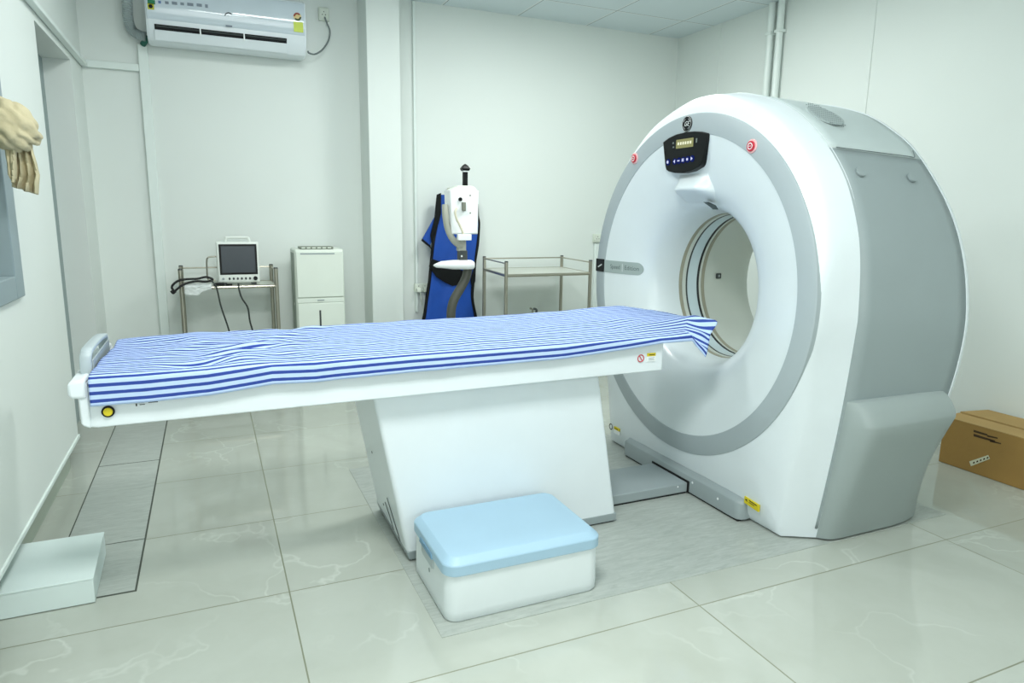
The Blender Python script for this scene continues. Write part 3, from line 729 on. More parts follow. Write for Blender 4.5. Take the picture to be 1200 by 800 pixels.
for q in (((1141, 503.5), (1157, 508.5), (1157, 510.5), (1141, 506)), ((1141, 508), (1166, 516), (1166, 518), (1141, 511)), ((1157, 509.5), (1169, 512.5), (1169, 514), (1157, 511.5)), ((1160, 515.5), (1173, 519), (1173, 520.2), (1160, 517.5))):
    G().prism([onbox(*p) for p in q], 'x', 2.7668, 2.768).build('printed_text', INK, cb)
tp = G().prism([onbox(*p) for p in ((1136, 540.5), (1158, 533), (1160, 537.5), (1138, 546))], 'x', 2.7662, 2.768).build('parcel_label', TAPE, cb)
g = G()
for k in range(5):
    u = 1140.5+4*k; v = 542.3-1.45*k; g.prism([onbox(u, v-1), onbox(u+2, v-1.7), onbox(u+2, v+.1), onbox(u, v+1)], 'x', 2.7658, 2.7663)
g.build('lettering', INK, tp)

# ================================================================== WALL SERVICES
def trunk(name, x0, x1, y0, y1, z0, z1, label, cat='pipe', m=PVC, bev=.003, group=None):
    o = G().box(x0, x1, y0, y1, z0, z1).build(name, m, None, ((x0+x1)/2, (y0+y1)/2, z0), bevel=bev); tag(o, label, cat, group); return o
trunk('cable_trunking', -.262, -.218, 4.028, YB-.0005, .0, 1.80, 'white vertical cable trunking running down the back wall under the air conditioner')
trunk('cable_trunking', -.508, -.2625, 4.028, YB-.0005, 1.672, 1.706, 'short white horizontal trunking between the left corner and the vertical trunking')
o = G().box(-.508, -.482, 2.2, 4.027, 1.672, 1.690).build('cable_trunking', PVC, None, (-.5, 3.1, 1.672), bevel=.003); tag(o, 'white trunking running above the doorway along the left wall', 'pipe')
o = G().box(-.509, -.500, 2.2, 4.02, 1.6905, 1.699).build('black_cable', mat('cable_grey', (96, 108, 104), .6), None, (-.5, 3.1, 1.69)); tag(o, 'thin dark cable lying on the trunking above the doorway', 'cable')
o = trunk('conduit_pipe', 1.142, 1.158, 4.034, YB-.0005, .40, ZC-.002, 'thin white conduit beside the pillar down to the double socket')
def vpipe(x, y, r, z0, z1, label):
    t = thing('water_pipe', label, 'pipe', (x, y, z0), 'white pipes on the right wall')
    G().tube([(x, y, z0), (x, y, z1)], r, 16).build('pipe_run', PVC, t)
    for z_ in (2.02, 1.40): G().box(x-r-.002, XR-.001, y-r-.003, y+r+.003, z_-.008, z_+.008).build('pipe_clip', PVC, t, bevel=.002)
vpipe(2.972, 3.168, .019, 1.32, ZC-.002, 'white wall pipe farther from the camera of the pair behind the scanner')
vpipe(2.972, 3.098, .019, 1.32, ZC-.002, 'white wall pipe nearer to the camera of the pair behind the scanner')
struct('trim_7', G().box(2.9965, 3.0, 2.508, 2.532, 0, ZC), WALL)
struct('trim_8', G().box(2.9965, 3.0, 3.62, 3.66, 0, ZC), WALL)
def socket(name, x0, x1, z0, z1, y, label, n):
    t = thing(name, label, 'wall socket', ((x0+x1)/2, y, z0))
    G().box(x0, x1, y-.02, y-.0005, z0, z1).build('back_box', IVORY, t, bevel=.003)
    for k in range(n):
        a = x0+.006+(x1-x0-.012)*k/n; b = x0+.006+(x1-x0-.012)*(k+1)/n-.002
        p = G().box(a, b, y-.0235, y-.019, z0+.007, z1-.007).build('face_plate', IVORY, t, bevel=.002)
        g = G(); mx = (a+b)/2; mz = (z0+z1)/2+.0
        for dx, dz in ((-.008, -.004), (.008, -.004), (0, .011)): g.disc((mx+dx, y-.0235, mz+dz), (0, -1, 0), .0028, .0006, 10)
        g.build('socket_hole', DARK, p)
    return t
socket('wall_socket', .620, .676, 2.016, 2.082, YB, 'ivory wall socket right of the air conditioner', 1)
t = socket('wall_socket', 1.135, 1.225, .525, .575, YB, 'ivory double wall socket low beside the blue apron', 2)
for dx in (.018, .065): G().box(1.135+dx-.012, 1.135+dx+.016, YB-.05, YB-.022, .525, .55).build('plug', IVORY, t, bevel=.004)
G().tube([(1.165, YB-.04, .526), (1.172, YB-.035, .47), (1.185, YB-.03, .42), (1.18, YB-.03, .30)], .003, 8, smooth=5).build('plug_cord', IVORY, t)
t = socket('wall_socket', *[py(694, 285, YB)[0], py(703, 285, YB)[0]], py(697, 284, YB)[2], py(697, 274, YB)[2], YB, 'ivory wall socket just left of the scanner ring', 1)
a_ = py(695, 285, YB); b_ = py(702, 285, YB)
trunk('cable_trunking', a_[0]+.004, b_[0]-.002, 4.03, YB-.0005, 0, a_[2]-.002, 'white vertical trunking below the socket left of the scanner')

# ================================================================== AIR CONDITIONER
ac = thing('air_conditioner', 'white split air conditioner with stickers high on the back wall', 'air conditioner', (.16, 3.95, 1.78))
ax0, ax1 = -.207, .530
prof = [(YB-.001, 1.800), (3.965, 1.790), (3.915, 1.800), (3.890, 1.830), (3.878, 1.865), (3.872, 1.90), (3.870, 1.96), (3.872, 2.03), (3.878, 2.050), (3.895, 2.058), (YB-.001, 2.058)]
def acsec(x, s_=1.): return [(x, 3.98+(y-3.98)*(s_ if y < 4 else 1), 1.93+(z-1.93)*s_) for y, z in prof]
G().rings([acsec(ax0, .955), acsec(ax0+.006, .985), acsec(ax0+.016, 1), acsec(ax1-.016, 1), acsec(ax1-.006, .985), acsec(ax1, .955)], True, True, True).build('casing', GWHITE, ac, smooth=35)
G().rings([[(x, y, z) for y, z in ((3.875, 1.888), (3.866, 1.90), (3.8635, 1.96), (3.866, 2.03), (3.873, 2.046), (3.90, 2.046), (3.90, 1.888))] for x in (ax0+.006, ax1-.006)], True, True, True).build('front_panel', mat('ac_gloss', (206, 218, 226), .12, coat=.5), ac, smooth=40, bevel=.002)
sx0, sx1 = -.172, .432
G().prism([(3.8835, 1.842), (3.8735, 1.868), (3.90, 1.868), (3.90, 1.842)], 'x', sx0, sx1).build('air_outlet', BLACK, ac)
for k in range(3):
    w_ = (sx1-sx0)/3; G().prism([(3.885, 1.850), (3.872, 1.862), (3.874, 1.8635), (3.887, 1.8515)], 'x', sx0+k*w_+.006, sx0+(k+1)*w_-.004).build('swing_vane', DARK, ac)
G().prism([(3.900, 1.800), (3.8765, 1.842), (3.8815, 1.846), (3.906, 1.804)], 'x', sx0-.003, sx1+.003).build('louvre', GWHITE, ac, bevel=.002)
for x_ in (sx0+.2, sx0+.4): G().box(x_-.003, x_+.003, 3.871, 3.882, 1.836, 1.869).build('vane_clip', WHITE, ac)
def acl(name, u0, v0, u1, v1, m, y=3.8625):
    a = py(u0, v1, y); b = py(u1, v0, y); return G().box(a[0], b[0], y-.0006, y+.003, a[2], b[2]).build(name, m, ac)
acl('energy_label', 344.5, 26.5, 355, 37, mat('label_lime', (206, 222, 92), .5))
p = py(348.5, 19.5, 3.862); el = G().disc((p[0], 3.864, p[2]), (0, -1, 0), .0195, .0022, 30).build('star_label', mat('label_cream', (222, 200, 140), .5), ac)
g = G(); g2 = G()
for k in range(10):
    a0, a1 = math.radians(40+k*14), math.radians(40+(k+1)*14)
    for gg, off in ((g, 0), (g2, math.pi)):
        gg.prism([(p[0]+.019*math.cos(a0+off), p[2]+.019*math.sin(a0+off)), (p[0]+.019*math.cos(a1+off), p[2]+.019*math.sin(a1+off)), (p[0]+.011*math.cos(a1+off), p[2]+.011*math.sin(a1+off)), (p[0]+.011*math.cos(a0+off), p[2]+.011*math.sin(a0+off))], 'y', 3.8608, 3.8618)
g.build('red_band', mat('label_red', (140, 44, 30), .5), el); g2.build('green_band', mat('label_green', (40, 70, 40), .5), el)
acl('sticker', 173, 0, 181.5, 4.2, mat('sticker_green', (24, 120, 76), .5)); s_ = acl('sticker', 173.2, 4.3, 180.2, 10.5, mat('sticker_lime', (190, 190, 40), .5))
p = py(176.5, 7.4, 3.8618); G().disc((p[0], 3.8619, p[2]), (0, -1, 0), .009, .0008, 18).build('sticker_dot', BLACK, s_)
for k, (u, w_) in enumerate(((187, 3), (195.5, 4), (204.5, 6), (213.5, 4), (223, 7), (233.5, 6), (242, 3))):
    v = 1.2+(u-187)*.075
    acl('feature_icon', u-w_/2, v, u+w_/2, v+2.6+(1 if k == 6 else 0), mat('icon_blue', (92, 120, 170), .5) if k == 0 else mat('icon_grey', (122, 134, 146), .5))
p = [py(u, v, 3.8618) for u, v in ((263.5, 18.6), (265, 15.8), (268.5, 15), (271.6, 16.6))]
G().tube(p, .0022, 6, smooth=4).build('maker_mark', DARK, ac)
acl('maker_name', 264.5, 30, 272, 31, mat('icon_grey', (122, 134, 146), .5))
# hose, elbow, supply cord
p = catmull([Vector(py(u, v, 3.985)) for u, v in ((147, -40), (149, 0), (150, 20), (154, 34), (161, 40), (171, 43))], 8)
g = G(); L_ = 0; rr = []
Q = []; 
for i in range(len(p)-1):
    for k in range(6): Q.append(p[i].lerp(p[i+1], k/6))
for i, q in enumerate(Q): rr.append(.0215+.0028*math.cos(i*2*math.pi/6))
G2 = G(); G2.tube(Q, rr, 14); o = G2.build('drain_hose', mat('hose_pale', (178, 190, 190), .5), None, tuple(Q[-1])); tag(o, 'grey corrugated hose bending into the left end of the air conditioner', 'hose')
q0 = py(169.5, 44, 4.0); o = G().tube([py(173, 42, 4.0), py(171, 46, 4.005), py(167.5, 52, 4.03)], .014, 14, smooth=4).build('tape_joint', mat('green_tape', (18, 92, 78), .5), None, q0); tag(o, 'dark green taped pipe end below the left corner of the air conditioner', 'pipe joint')
o = G().tube([py(361, 60, 3.94), py(362, 62, 3.95), py(369, 63.5, 3.98), (*py(378, 58, 4.0),), py(385, 47, 4.01), py(386.5, 36, 4.01), py(383, 27, 4.01), py(380.5, 20, 4.02)], .0046, 8, smooth=6).build('supply_cord', mat('cord_grey', (112, 122, 122), .5), None, py(370, 60, 4.0)); tag(o, 'grey supply cord looping from the air conditioner up to its socket', 'cord')

# ================================================================== TROLLEYS
def trolley(x0, x1, y0, y1, zt_, shelf, low, label, skew=0., rail_back=True):
    t = thing('instrument_trolley', label, 'trolley', ((x0+x1)/2, (y0+y1)/2, 0), 'steel trolleys')
    cs = [(x0, y0), (x1, y0), (x1+skew, y1), (x0+skew, y1)]
    for x, y in cs:
        l = G().tube([(x, y, .045), (x, y, zt_-.006)], .0105, 14).build('post', STEEL, t)
        G().tube([(x, y, zt_-.006), (x, y, zt_)], [.0112, .009], 14).build('cap', DARK, l)
        w_ = G().lathe([(y-.008, .001), (y-.008, .021), (y-.004, .025), (y+.004, .025), (y+.008, .021), (y+.008, .001)], 'y', (x+.012, .025), 20).build('castor', RUBBER, t)
        G().box(x-.008, x+.02, y-.012, y+.012, .028, .048).build('castor_fork', STEEL, w_, bevel=.002)
    for z in (shelf, low):
        g = G().hexa([(cs[0][0], cs[0][1], z-.014), (cs[1][0], cs[1][1], z-.014), (cs[2][0], cs[2][1], z-.014), (cs[3][0], cs[3][1], z-.014)], [(c[0], c[1], z) for c in cs])
        s_ = g.build('shelf', STEELW, t, bevel=.002)
        for a, b in zip(cs, cs[1:]+cs[:1]): G().tube([(a[0], a[1], z-.006), (b[0], b[1], z-.006)], .0085, 10).build('shelf_rim', STEEL, s_)
    rz = zt_-.014
    for i, (a, b) in enumerate(zip(cs, cs[1:]+cs[:1])):
        if i == 0: continue
        G().tube([(a[0], a[1], rz), (b[0], b[1], rz)], .004, 8).build('guard_rail', STEEL, t)
    return t
trolley(-.135, .312, 3.735, 3.975, .712, .622, .2, 'stainless steel trolley carrying the patient monitor at the back wall', skew=-.004)
trolley(1.512, 2.052, 3.5, 3.94, .743, .668, .22, 'empty stainless steel trolley between the blue apron and the scanner', skew=.042)

# patient monitor
mo = thing('patient_monitor', 'small white patient monitor with dark screen on the left trolley', 'monitor', (.133, 3.80, .624))
mx0, mx1, my, mz0, mz1 = .034, .236, 3.765, .634, .842
g = G().rings([[(x, y, z) for x, z in ((a+i, c+i), (b-i, c+i), (b-i, d-i), (a+i, d-i))] for y, i, a, b, c, d in ((my, .006, mx0, mx1, mz0, mz1), (my+.006, 0, mx0, mx1, mz0, mz1), (my+.045, 0, mx0, mx1, mz0, mz1), (my+.055, .012, mx0, mx1, mz0, mz1), (my+.12, .02, mx0, mx1, mz0, mz1))], True, True, True)
g.build('housing', mat('monitor_white', (222, 228, 222), .4), mo, bevel=.004)
G().box(mx0+.012, mx1-.01, my-.002, my+.004, mz0+.042, mz1-.012).build('screen_bezel', BLACK, mo, bevel=.002)
G().box(mx0+.022, mx1-.02, my-.0032, my-.001, mz0+.052, mz1-.022).build('screen', mat('screen_glass', (52, 60, 66), .25), mo)
for k in range(6): G().disc((mx0+.055+k*.0195, my-.0, mz0+.0215), (0, -1, 0), .0065, .003, 12, sx=.8).build('key', DARK, mo)
G().disc((mx0+.026, my, mz0+.0215), (0, -1, 0), .006, .003, 14).build('key', GBAR, mo)
G().disc((mx1-.023, my, mz0+.0215), (0, -1, 0), .0105, .008, 20).build('dial', BLACK, mo)
for x in (mx0+.03, mx1-.03): G().box(x-.012, x+.012, my+.01, my+.1, .6235, .636).build('foot', DARK, mo)
G().tube([(mx0+.045, my+.05, mz1-.002), (mx0+.05, my+.05, mz1+.014), (mx0+.06, my+.05, mz1+.020), (mx1-.055, my+.05, mz1+.020), (mx1-.045, my+.05, mz1+.014), (mx1-.04, my+.05, mz1-.002)], .007, 10, smooth=3).build('carry_handle', mat('monitor_white', (222, 228, 222), .4), mo)
G().tube([(mx0+.002, my+.05, .765), (mx0-.03, my+.05, .764), (mx0-.045, my+.05, .752), (mx0-.048, my+.05, .70), (mx0-.045, my+.05, .65), (mx0-.01, my+.05, .645)], .004, 8, smooth=4).build('side_bracket', STEEL, mo)
# cables and packet on the trolley
pts = [(-.16, 3.70, .60), (-.175, 3.70, .628), (-.15, 3.70, .655), (-.11, 3.705, .664), (-.06, 3.715, .661), (-.02, 3.72, .668), (.01, 3.72, .655), (-.02, 3.725, .645), (-.07, 3.72, .648), (-.12, 3.705, .640), (-.155, 3.70, .615), (-.17, 3.70, .598), (-.18, 3.70, .610)]
pts = [(x, y-.008 if x < -.1 else y+.03, z) for x, y, z in pts]
o = G().tube(pts, .0055, 8, smooth=6).build('cable_coil', RUBBER, None, (-.09, 3.72, .63)); tag(o, 'thick black cable coil draped over the left end of the monitor trolley', 'cable')
o = G().tube([(0.0, 3.72, .655), (.02, 3.714, .63), (.028, 3.712, .60), (.04, 3.712, .52), (.065, 3.712, .42), (.075, 3.712, .36), (.08, 3.714, .25)], .0042, 8, smooth=6).build('power_cord', CORD, None, (.04, 3.712, .4)); tag(o, 'thin dark cord hanging left of the two below the monitor trolley', 'cord')
o = G().tube([(.128, 3.722, .635), (.130, 3.714, .60), (.14, 3.712, .56), (.165, 3.712, .51), (.172, 3.712, .44), (.185, 3.712, .37), (.19, 3.714, .24)], .0042, 8, smooth=6).build('power_cord', CORD, None, (.16, 3.712, .4)); tag(o, 'thin dark cord hanging right of the two below the monitor trolley', 'cord')
g = G().box(.012, .062, 3.745, 3.757, .623, .638).box(.07, .10, 3.745, 3.757, .623, .632); o = g.build('adapter', BLACK, None, (.05, 3.75, .623), bevel=.003); tag(o, 'small black adapter lying before the patient monitor', 'adapter')
g = G(); n1, n2 = 20, 12
for i in range(n1+1):
    for j in range(n2+1):
        a, b = i/n1, j/n2; x = -.122+.125*a; drop = max(0, b-.35)
        y = 3.76-.055*min(1, b/.35)-.004*drop; z = .638-(.036+.014*math.sin(a*5))*drop/.65*1.0+.007*noise3(x*40, b*6)-.006*min(1, b/.35)
        g.v.append((x, y-.004*noise3(x*60, b*9, 3)-.006, z))
for i in range(n1):
    for j in range(n2): p = i*(n2+1)+j; g.f.append((p, p+1, p+n2+2, p+n2+1))
o = g.build('plastic_bag', mat('clear_film', (224, 230, 228), .2, alpha=.75), None, (-.06, 3.73, .62), smooth=30, solid=.0015); tag(o, 'crumpled pale plastic bag hanging off the left of the monitor trolley', 'plastic bag')

# dehumidifier
dh = thing('dehumidifier', 'tall plain white dehumidifier cabinet on the floor by the pillar', 'dehumidifier', (.53, 3.87, 0))
hx0, hx1, hy0, hy1 = .412, .668, 3.76, 3.98
DW = mat('appliance_white', (218, 226, 216), .45)
G().box(hx0, hx1, hy0+.01, hy1, .02, .803).build('cabinet', DW, dh, bevel=.012, seg=3)
G().box(hx0+.006, hx1-.006, hy0, hy0+.014, .545, .79).build('upper_panel', DW, dh, bevel=.004)
lp = G().box(hx0+.006, hx1-.006, hy0, hy0+.014, .03, .515).build('tank_front', DW, dh, bevel=.004)
G().box(.527, .537, hy0-.0012, hy0+.001, .33, .475).build('level_slot', DARK, lp, bevel=.004)
G().box(hx0+.006, hx1-.006, hy0+.003, hy0+.014, .518, .542).build('grip_band', DW, dh)
G().box(.520, .556, hy0-.0005, hy0+.003, .527, .532).build('nameplate', GBAR, dh)
cp = G().box(.44, .615, hy0+.012, hy0+.10, .8025, .815).build('control_strip', mat('strip_olive', (124, 132, 118), .5), dh, bevel=.003)
for k in range(6): G().box(.45+k*.027, .468+k*.027, hy0+.0105, hy0+.0125, .805, .812).build('key', IVORY, cp)
G().box(.44, .618, hy0-.001, hy0+.002, .775, .782).build('vent_slit', GBAR, dh)
for x in (hx0+.03, hx1-.03):
    for y in (hy0+.04, hy1-.04): G().tube([(x, y, 0), (x, y, .022)], .014, 14).build('foot', RUBBER, dh)
G().disc((hx0+.001, 3.84, .505), NX, .008, .004, 14).build('side_knob', IVORY, dh)
G().box(hx0-.002, hx0+.002, 3.80, 3.94, .20, .78).build('side_grille', mat('grille_grey', (150, 162, 152), .6), dh, bevel=.001)

# ================================================================== LEAD APRON
YA = 3.985
ap = thing('lead_apron', 'royal blue protective apron with black edging hanging on the back wall', 'apron', (1.31, YA, .15))
Lp = [(v, u) for u, v in ((513, 228), (511.5, 240), (511, 252), (510.5, 262), (506, 285), (504.5, 300), (502, 325), (498.5, 350), (495, 373))]
Rp = [(v, u) for u, v in ((557, 226), (558.5, 240), (559, 255), (560.5, 268), (559, 285), (557, 305), (554.5, 325), (553, 345), (557, 373))]
rows = []
zs = []
for (v, ul), (v2, ur) in zip(Lp, Rp):
    a = py(ul, v, YA); b = py(ur, v2, YA); rows.append((a[0], b[0], a[2]))
z_ = rows[-1][2]
rows += [(rows[-1][0]-.03, rows[-1][1]+.02, .28), (rows[-1][0]-.04, rows[-1][1]+.025, .16)]
R2 = catmull([Vector(r) for r in rows], 5)
def apron_mesh(f0, f1, off, thick, m, name, z0=None, z1=None, n=30):
    g = G(); lo = []
    for r in R2:
        if z0 is not None and not (z0 <= r.z <= z1): continue
        lo.append([(r.x+(r.y-r.x)*(f0+(f1-f0)*k/n), YA-off-.012*math.sin(math.pi*(f0+(f1-f0)*k/n))-.010*math.sin((f0+(f1-f0)*k/n)*11+r.z*2)*(1.2-r.z)-.004*noise3(k*.3, r.z*9), r.z) for k in range(n+1)])
    g.rings(lo, closed=False); return g.build(name, m, ap, smooth=60, solid=thick)
apron_mesh(0, 1, .012, .010, BLUEA, 'apron_body')
apron_mesh(-.02, .035, .0135, .014, BLACK, 'edge_binding', n=3); apron_mesh(.965, 1.02, .0135, .014, BLACK, 'edge_binding', n=3)
def patch(pts, name, m, off):
    P = [py(u, v, YA-off) for u, v in pts]; n = len(P)
    return G().add([(x, YA-off, z) for x, y, z in P]+[(x, YA-off+.008, z) for x, y, z in P], [tuple(range(n)), tuple(range(n, 2*n))[::-1]]+[(i, (i+1) % n, n+(i+1) % n, n+i) for i in range(n)]).build(name, m, ap, bevel=.001)
patch(((506, 303), (515, 306), (534, 314), (546, 318), (546, 326), (538, 334), (530, 335), (520, 330), (511, 324), (503, 312)), 'waist_strap', BLACK, .040)
patch(((555, 315), (558, 312), (557, 330), (553, 336), (551.5, 328)), 'waist_strap', BLACK, .036)
patch(((512, 228), (517, 226), (517, 250), (514, 262), (509, 272), (506, 285), (504.5, 276), (509, 258)), 'neck_binding', BLACK, .036)
# shoulder flap
fl = patch(((511, 251), (495, 280), (504, 288), (509, 274)), 'shoulder_flap', BLUEA, .022)
patch(((495, 279.5), (504.5, 287.5), (505.5, 292), (504, 290), (494, 282)), 'flap_binding', BLACK, .024)
G().disc((1.36, YB-.002, 1.14), (0, -1, 0), .012, .02).build('hook', STEEL, ap)

# ================================================================== CONTRAST INJECTOR
YI = 3.42
ij = thing('contrast_injector', 'white injector head on a bent grey stand in front of the blue apron', 'medical injector', (1.17, YI, 0))
hx = [py(524, 222, YI)[0], py(557.5, 222, YI)[0]]; hz = [py(540, 274, YI)[2], py(540, 223, YI)[2]]
G().rings([[(x, YI-.05+dy, z) for x, z in ((hx[0]+i+.008*s_, hz[0]+i), (hx[1]-i-.004*s_, hz[0]+i), (hx[1]-i, hz[1]-i), (hx[0]+i, hz[1]-i))] for dy, i, s_ in ((0, .005, 1), (.006, 0, 1), (.10, 0, 1), (.108, .006, 1))], True, True, True).build('injector_head', WHITE, ij, bevel=.007, seg=3)
hxm = (hx[0]+hx[1])/2
G().hexa([(hx[0]+.005, YI-.045, hz[1]), (hx[1]-.005, YI-.045, hz[1]), (hx[1]-.005, YI+.05, hz[1]), (hx[0]+.005, YI+.05, hz[1])], [(hx[0]+.055, YI-.03, hz[1]+.024), (hx[1]-.025, YI-.03, hz[1]+.024), (hx[1]-.025, YI+.04, hz[1]+.024), (hx[0]+.055, YI+.04, hz[1]+.024)]).build('head_lid', IVORY, ij, bevel=.004)
q = py(545, 218, YI)[0]
G().box(q-.0115, q+.0115, YI-.012, YI+.012, hz[1]+.02, py(545, 201.5, YI)[2]).build('signal_post', BLACK, ij, bevel=.003)
w_ = py(545, 197.5, YI)[2]
G().box(q-.014, q+.014, YI-.014, YI+.014, py(545, 201.5, YI)[2], py(545, 200, YI)[2]).build('signal_collar', WHITE, ij)
zt0 = py(545, 200, YI)[2]
G().rings([[(q+a*r, YI+b*r, z) for a, b in ((-1, -1), (1, -1), (1, 1), (-1, 1))] for r, z in ((.017, zt0), (.022, zt0+.010), (.014, zt0+.024), (.003, zt0+.034))], True, True, True).build('signal_lamp', BLACK, ij, bevel=.002)
def I(u, v, dy=0.): return py(u, v, YI+dy)
k_ = G().disc(I(539, 233.5, -.05), (0, -1, 0), .0095, .012, 18).build('knob', BLACK, ij)
G().box(I(537, 238)[0], I(541, 238)[0], YI-.068, YI-.05, I(539, 247)[2], I(539, 237)[2]).build('syringe_clamp', GREYH, ij, bevel=.003)
G().tube([I(535, 244, -.06), I(533.5, 249, -.065), I(535, 256, -.065), I(538.5, 263, -.065), I(541.5, 270, -.065), I(543, 275, -.06)], .0055, 10, smooth=5).build('contrast_tube', mat('tube_cream', (214, 208, 186), .4), ij)
for u, v in ((551, 229), (551, 249.5)): G().disc(I(u, v, -.05), (0, -1, 0), .0042, .0015, 12).build('screw', GREYH, ij)
G().box(I(531.5, 280)[0], I(547, 280)[0], YI-.075, YI-.05, I(540, 281)[2], I(540, 274)[2]).build('hand_tag', WHITE, ij, bevel=.003)
G().tube([I(521.5, 240, -.02), I(522, 252, -.03), I(524, 265, -.03), I(528.5, 277, -.03), I(535, 285, -.02), I(543, 289.5, 0)], .0165, 14, smooth=5).build('side_arm', mat('arm_grey', (166, 168, 156), .45), ij)
G().box(I(536, 290)[0], I(545, 290)[0], YI-.02, YI+.02, I(540, 294)[2], I(540, 277)[2]).build('swivel_neck', mat('arm_grey', (166, 168, 156), .45), ij, bevel=.004)
G().box(I(537, 300)[0], I(546.5, 300)[0], YI-.022, YI+.022, I(541, 306)[2], I(541, 293)[2]).build('swivel_block', DARK, ij, bevel=.005)
G().disc(I(541, 300, -.022), (0, -1, 0), .005, .002, 14).build('screw', WHITE, ij)
L = []
for u, hw, hh in ((507.5, .004, .004), (511, .02, .012), (518, .035, .020), (530, .045, .026), (545, .048, .027), (551, .046, .026), (552.5, .04, .020)):
    p = I(u, 309.5-(.8 if u < 515 else 0)*(-1.5)); L.append([(p[0], YI-.01+a*hw, p[2]+b*hh) for a, b in ((-1, -.5), (-.8, -.85), (0, -1), (.8, -.85), (1, -.5), (1, .4), (.8, .75), (0, .9), (-.8, .75), (-1, .4))])
G().rings(L, True, True, True).build('tray', WHITE, ij, smooth=50)
a = [I(548.5, 313), I(546, 325), I(540, 337), I(532.5, 350), I(529, 362), I(528.5, 374)]
c = a[-1]
G().tube(a+[(c[0]+.0, YI, c[2]-.08), (c[0]+.01, YI, .2), (c[0]+.01, YI, .07)], .024, 16, smooth=5).build('bent_column', mat('column_grey', (74, 76, 68), .5), ij)
bx_ = c[0]+.01
for k in range(5):
    a0 = math.radians(72*k+18); e = (bx_+.2*math.cos(a0), YI+.2*math.sin(a0)*.9, .06)
    l = G().tube([(bx_, YI, .075), e], [.02, .013], 10).build('base_leg', GREYH, ij)
    G().lathe([(e[1]-.012, .001), (e[1]-.012, .026), (e[1]-.006, .03), (e[1]+.006, .03), (e[1]+.012, .026), (e[1]+.012, .001)], 'y', (e[0], .03), 18).build('castor', RUBBER, l)
# small clamp poking up from the low shelf of the empty trolley
t = thing('tool_clamp', 'small grey tool with two raised tips on the empty steel trolley', 'tool', (1.66, 3.60, .222))
G().tube([(1.66, 3.60, .22), (1.66, 3.60, .30), py(624, 366, 3.6), py(621, 361, 3.6)], .006, 8, smooth=4).build('handle', GREYH, t)
G().tube([(1.665, 3.60, .22), (1.675, 3.60, .30), py(628.5, 366, 3.6), py(625.5, 361.5, 3.6)], .007, 8, smooth=4).build('handle', DARK, t)

# ================================================================== TIED CURTAIN ON THE LEFT WALL
ct = thing('tied_curtain', 'knotted beige cloth hanging at the window edge on the left wall', 'curtain', (-.45, 2.2, 1.15))
YC = 2.2
g = G(); c0 = Vector(py(11, 147, YC)); NU, NV = 60, 40; L = []
for i in range(1, NV):
    th = math.pi*i/NV; l = []
    for k in range(NU):
        ph = 2*math.pi*k/NU; d = Vector((math.sin(th)*math.cos(ph), math.sin(th)*math.sin(ph), math.cos(th)))
        a_ = d.x*.62+d.z*.78          # wrapping direction of the folds, falling to the right
        w1 = abs(math.sin(7.5*a_+1.6*noise3(d.x*2, d.y*2, d.z*2)+.9*d.x*d.x))**.7
        r_ = 1+.16*w1+.16*noise3(d.x*2.4, d.y*2.4, d.z*2.4+3)
        l.append((c0.x+d.x*.056*r_, c0.y+d.y*.055*r_, c0.z+(d.z*.060-.20*d.x*.06)*r_))
    L.append(l)
g.rings(L, True, True, True)
g.build('knot', CLOTH, ct, smooth=80)
def tail(uvL, uvR, amp, nf, ph, yo):
    n = 40; lo = []
    for k in range(31):
        t0 = k/30; j = t0*(len(uvL)-1); a = int(min(j, len(uvL)-2)); w_ = j-a
        ul = uvL[a][0]+(uvL[a+1][0]-uvL[a][0])*w_; vl = uvL[a][1]+(uvL[a+1][1]-uvL[a][1])*w_
        ur = uvR[a][0]+(uvR[a+1][0]-uvR[a][0])*w_; vr = uvR[a][1]+(uvR[a+1][1]-uvR[a][1])*w_
        A = Vector(py(ul, vl, YC+yo)); B_ = Vector(py(ur, vr, YC+yo)); l = []
        for i in range(n+1):
            s_ = i/n; p = A.lerp(B_, s_); p.y += amp*(abs(math.sin(s_*nf*math.pi+ph+t0*.6))**.6-.5)*(.5+.7*t0)+.008*noise3(s_*5, t0*5, ph); p.z += .004*noise3(s_*5, 2, ph)*t0; l.append(p)
        lo.append(l)
    return G().rings(lo, closed=False).build('cloth_tail', CLOTH, ct, smooth=60, solid=.006)
tail([(4, 150), (6, 180), (10, 205), (14, 212)], [(19, 160), (19, 185), (18, 207), (16.5, 214)], .02, 1.0, .5, -.01)
tail([(17, 158), (17, 185), (18, 205), (14, 219)], [(36, 160), (39, 180), (45, 205), (43, 228)], .035, 3.0, 0, .01)
G().tube([(XL+.001, YC, c0.z+.06), (XL+.03, YC, c0.z+.055), (c0.x-.02, YC, c0.z+.03)], .006, 8).build('hook', STEEL, ct)

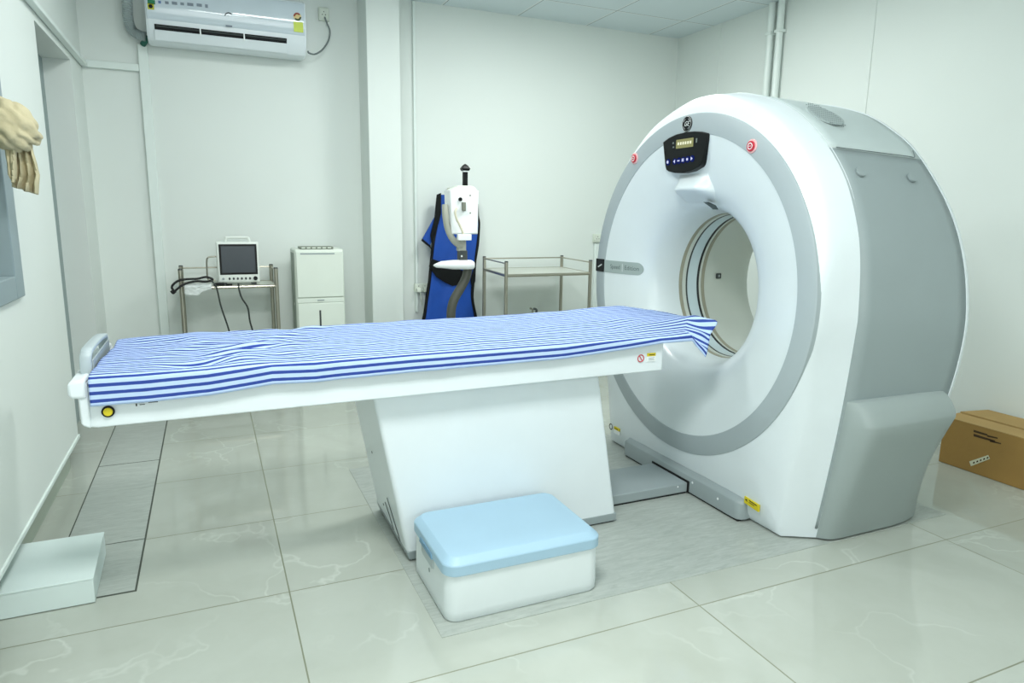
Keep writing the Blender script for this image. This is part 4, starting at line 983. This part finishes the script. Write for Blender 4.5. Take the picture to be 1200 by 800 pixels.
# ================================================================== LIGHTS
LP = emit('panel_glow', (236, 255, 250), 1.5)
spots = [(.45, 2.62), (1.80, 2.80), (.20, .8), (1.30, .8)]
p0 = None
for i, (x, y) in enumerate(spots):
    lab = ['nearer the left wall, farther row', 'nearer the right wall, farther row', 'nearer the left wall, row over the camera', 'nearer the right wall, row over the camera'][i]
    if p0 is None:
        p0 = thing('ceiling_light', 'square white ceiling light panel '+lab, 'ceiling light', (x, y, ZC-.012), 'ceiling light panels')
        G().box(x-.24, x+.24, y-.24, y-.225, ZC-.012, ZC).box(x-.24, x+.24, y+.225, y+.24, ZC-.012, ZC).box(x-.24, x-.225, y-.225, y+.225, ZC-.012, ZC).box(x+.225, x+.24, y-.225, y+.225, ZC-.012, ZC).build('frame', WHITE, p0)
        G().box(x-.225, x+.225, y-.225, y+.225, ZC-.008, ZC-.002).build('diffuser', LP, p0); bx0 = (x, y)
    else: dup(p0, (x-bx0[0], y-bx0[1], 0), 'square white ceiling light panel '+lab)
def area(x, y, z, size, power, rot=(0, 0, 0), col=(.97, 1, .975), sy=None):
    l = bpy.data.lights.new('panel_or_fill_lamp', 'AREA'); l.energy = power; l.size = size; l.color = col
    if sy: l.shape = 'RECTANGLE'; l.size_y = sy
    o = bpy.data.objects.new('panel_or_fill_lamp', l); C.objects.link(o); o.location = (x*S, y*S, z*S); o.rotation_euler = rot; return o
for i, (x, y) in enumerate(spots): area(x, y, ZC-.02, .55, (18.5, 31, 46, 8)[i])
# added fill lamp behind the camera, brightens the near surfaces
area(.5, YF+.05, 1.3, 2.2, 34, (math.radians(90), 0, 0), (.98, 1, .985), sy=1.8)

wd = bpy.data.worlds.new('world'); bpy.context.scene.world = wd; wd.use_nodes = True
wd.node_tree.nodes['Background'].inputs[0].default_value = (.75, .85, .82, 1); wd.node_tree.nodes['Background'].inputs[1].default_value = .4

cam = bpy.data.cameras.new('camera'); co = bpy.data.objects.new('camera', cam); C.objects.link(co)
from mathutils import Matrix
cam.sensor_width = 36; cam.lens = F_/1200*36; cam.clip_start = .05
m3 = Matrix(((MX[0][0], -MX[1][0], -MX[2][0]), (MX[0][1], -MX[1][1], -MX[2][1]), (MX[0][2], -MX[1][2], -MX[2][2])))
co.matrix_world = Matrix.Translation((0, 0, S)) @ m3.to_4x4()
sc = bpy.context.scene; sc.camera = co
for o in bpy.data.objects:
    if '_o' in o: del o['_o']
sc.view_settings.view_transform = 'Standard'; sc.view_settings.look = 'None'; sc.view_settings.gamma = 1; sc.view_settings.exposure = 0.16
sc.view_settings.use_curve_mapping = False
